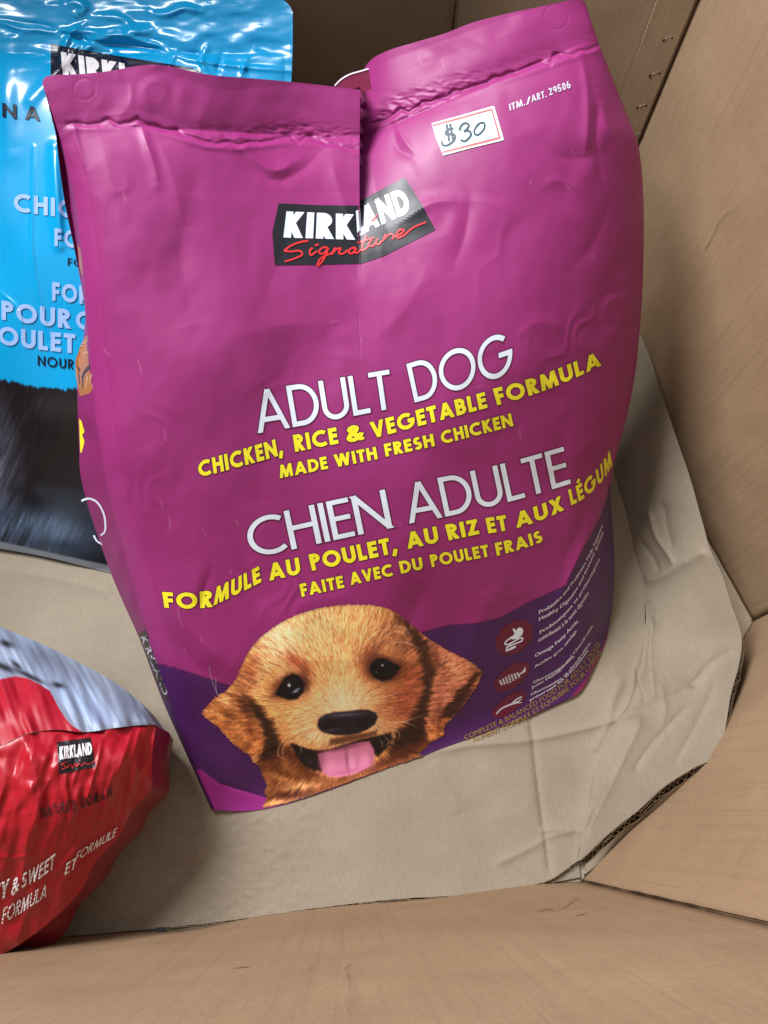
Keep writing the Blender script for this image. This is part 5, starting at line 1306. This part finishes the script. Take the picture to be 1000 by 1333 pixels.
zb = zb + (.0012 * vnoise((xx_ + .35 * yy_) / 14, (yy_ - .2 * xx_) / 60) - .0018 * np.sqrt(vnoise((xx_ + .30 * yy_) / 11 + 5, (yy_ - .2 * xx_) / 75) ** 2 + .01)) * sstep(0, .15, f0) + .0014 * fbm(xx_ / 20, yy_ / 26, 2)
VR_ = redz(pr, zb)
kfit = zb
cr_ = lin((164, 13, 33)) * np.ones(xx_.shape + (3,))
bod = mesh('front_panel', VR_, gfaces(240, 180), M_FILM_R, col=cr_); keep(bod, bag3)
# skirt down to the sheet, and the tail seam that sticks out below
sk = VR_[:, -1]; cxy = np.array([-.30, .02])
rows = [sk]
for k, (zq, inn_) in enumerate(((.6, .0), (.25, .05), (.01, .14))):
    r_ = sk.copy(); r_[:, 2] = sk[:, 2] * zq + .001; r_[:, :2] += (cxy - r_[:, :2]) * inn_; rows.append(r_)
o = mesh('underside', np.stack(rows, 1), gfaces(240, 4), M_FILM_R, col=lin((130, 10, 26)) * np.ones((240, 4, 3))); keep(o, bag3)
ue_ = V[0]; rows = [ue_]
for zq, inn_ in ((.6, .02), (.25, .08), (.01, .16)):
    r_ = ue_.copy(); r_[:, 2] = ue_[:, 2] * zq + .001; r_[:, :2] += (cxy - r_[:, :2]) * inn_; rows.append(r_)
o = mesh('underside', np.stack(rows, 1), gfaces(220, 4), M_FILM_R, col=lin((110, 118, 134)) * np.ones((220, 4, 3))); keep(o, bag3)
ta, tb = spline([(122, 1120), (108, 1150), (72, 1186), (20, 1215)], 60), spline([(121, 1142), (100, 1185), (78, 1222), (64, 1233), (28, 1233)], 60)
f = np.linspace(0, 1, 16)[None, :, None]; pt = ta[:, None] * (1 - f) + tb[:, None] * f
zt_ = .074 * (1 - f[..., 0]) + .05 * f[..., 0] + .003 * np.sin(pt[..., 1] / 9)
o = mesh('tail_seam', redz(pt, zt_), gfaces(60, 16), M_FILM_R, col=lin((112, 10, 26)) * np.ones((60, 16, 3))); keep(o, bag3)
gx_, gy_, gz_ = xx_.ravel()[::3], yy_.ravel()[::3], zb.ravel()[::3]
def D_red(x, y):
    x = np.asarray(x, float); y = np.asarray(y, float); out = np.zeros(x.size)
    xf, yf = x.ravel(), y.ravel()
    for a_ in range(0, xf.size, 200):
        d2 = (xf[a_:a_ + 200, None] - gx_[None]) ** 2 + (yf[a_:a_ + 200, None] - gy_[None]) ** 2
        k = np.argpartition(d2, 4, axis=1)[:, :4]; w = 1 / (np.take_along_axis(d2, k, 1) + .05)
        out[a_:a_ + 200] = (gz_[k] * w).sum(1) / w.sum(1)
    return depth_z(np.stack([x, y], -1), out.reshape(x.shape))
dc = Decal(D_red, .0012); put_area(dc, [(74, 966), (118, 960), (121, 978), (124, 998), (100, 1003), (77, 1008)], step=4); bp3 = dc.build('brand_panel', M_BLACK, bag3, bag3)
dc = Decal(D_red, .0020); put_word(dc, 'KIRKLAND', [(78, 989), (100, 985.5), (120, 982)], (-.5, -17), (-1, -16), .25, .09); dc.build('brand_lettering', M_GWHITE, bp3, bag3)
dc = Decal(D_red, .0020)
for st_ in ([(88, 991), (80, 996), (87, 998), (80, 1002)], [(88, 999), (92, 995), (94, 1000), (98, 994), (100, 998), (103, 994), (106, 997), (110, 993), (114, 995), (124, 990)]): put_stroke(dc, st_, 1.1, .8)
dc.build('script_lettering', M_RED, bp3, bag3)
dc = Decal(D_red, .0020); put_word(dc, "NATURE'S", [(54, 1066), (75, 1060), (98, 1055)], (0, -15), (0, -14), .17, .28); put_word(dc, 'DOMAIN', [(106, 1052), (125, 1046), (146, 1036)], (0, -14), (0, -13), .17, .3); dc.build('range_lettering', M_BLACK, bag3, bag3)
dc = Decal(D_red, .0022)
put_word(dc, 'TURKEY', [(-60, 1195), (-25, 1186), (10, 1167)], (3, -26), (3, -24), .2, .1); put_word(dc, '&', [(14, 1168), (24, 1160)], (2, -22), (2, -22), .18, .1); put_word(dc, 'SWEET', [(27, 1158), (48, 1146), (70, 1131)], (3, -21), (2, -20), .18, .12)
put_word(dc, 'FORMULA', [(2, 1203), (30, 1187), (60, 1168)], (3, -21), (3, -19), .16, .12); put_word(dc, 'ET', [(84, 1140), (98, 1130)], (3, -16), (3, -15), .15, .1); put_word(dc, 'FORMULE', [(97, 1123), (120, 1108), (150, 1089)], (4, -14), (3, -12), .15, .1)
dc.build('formula_lettering', M_GWHITE, bag3, bag3)
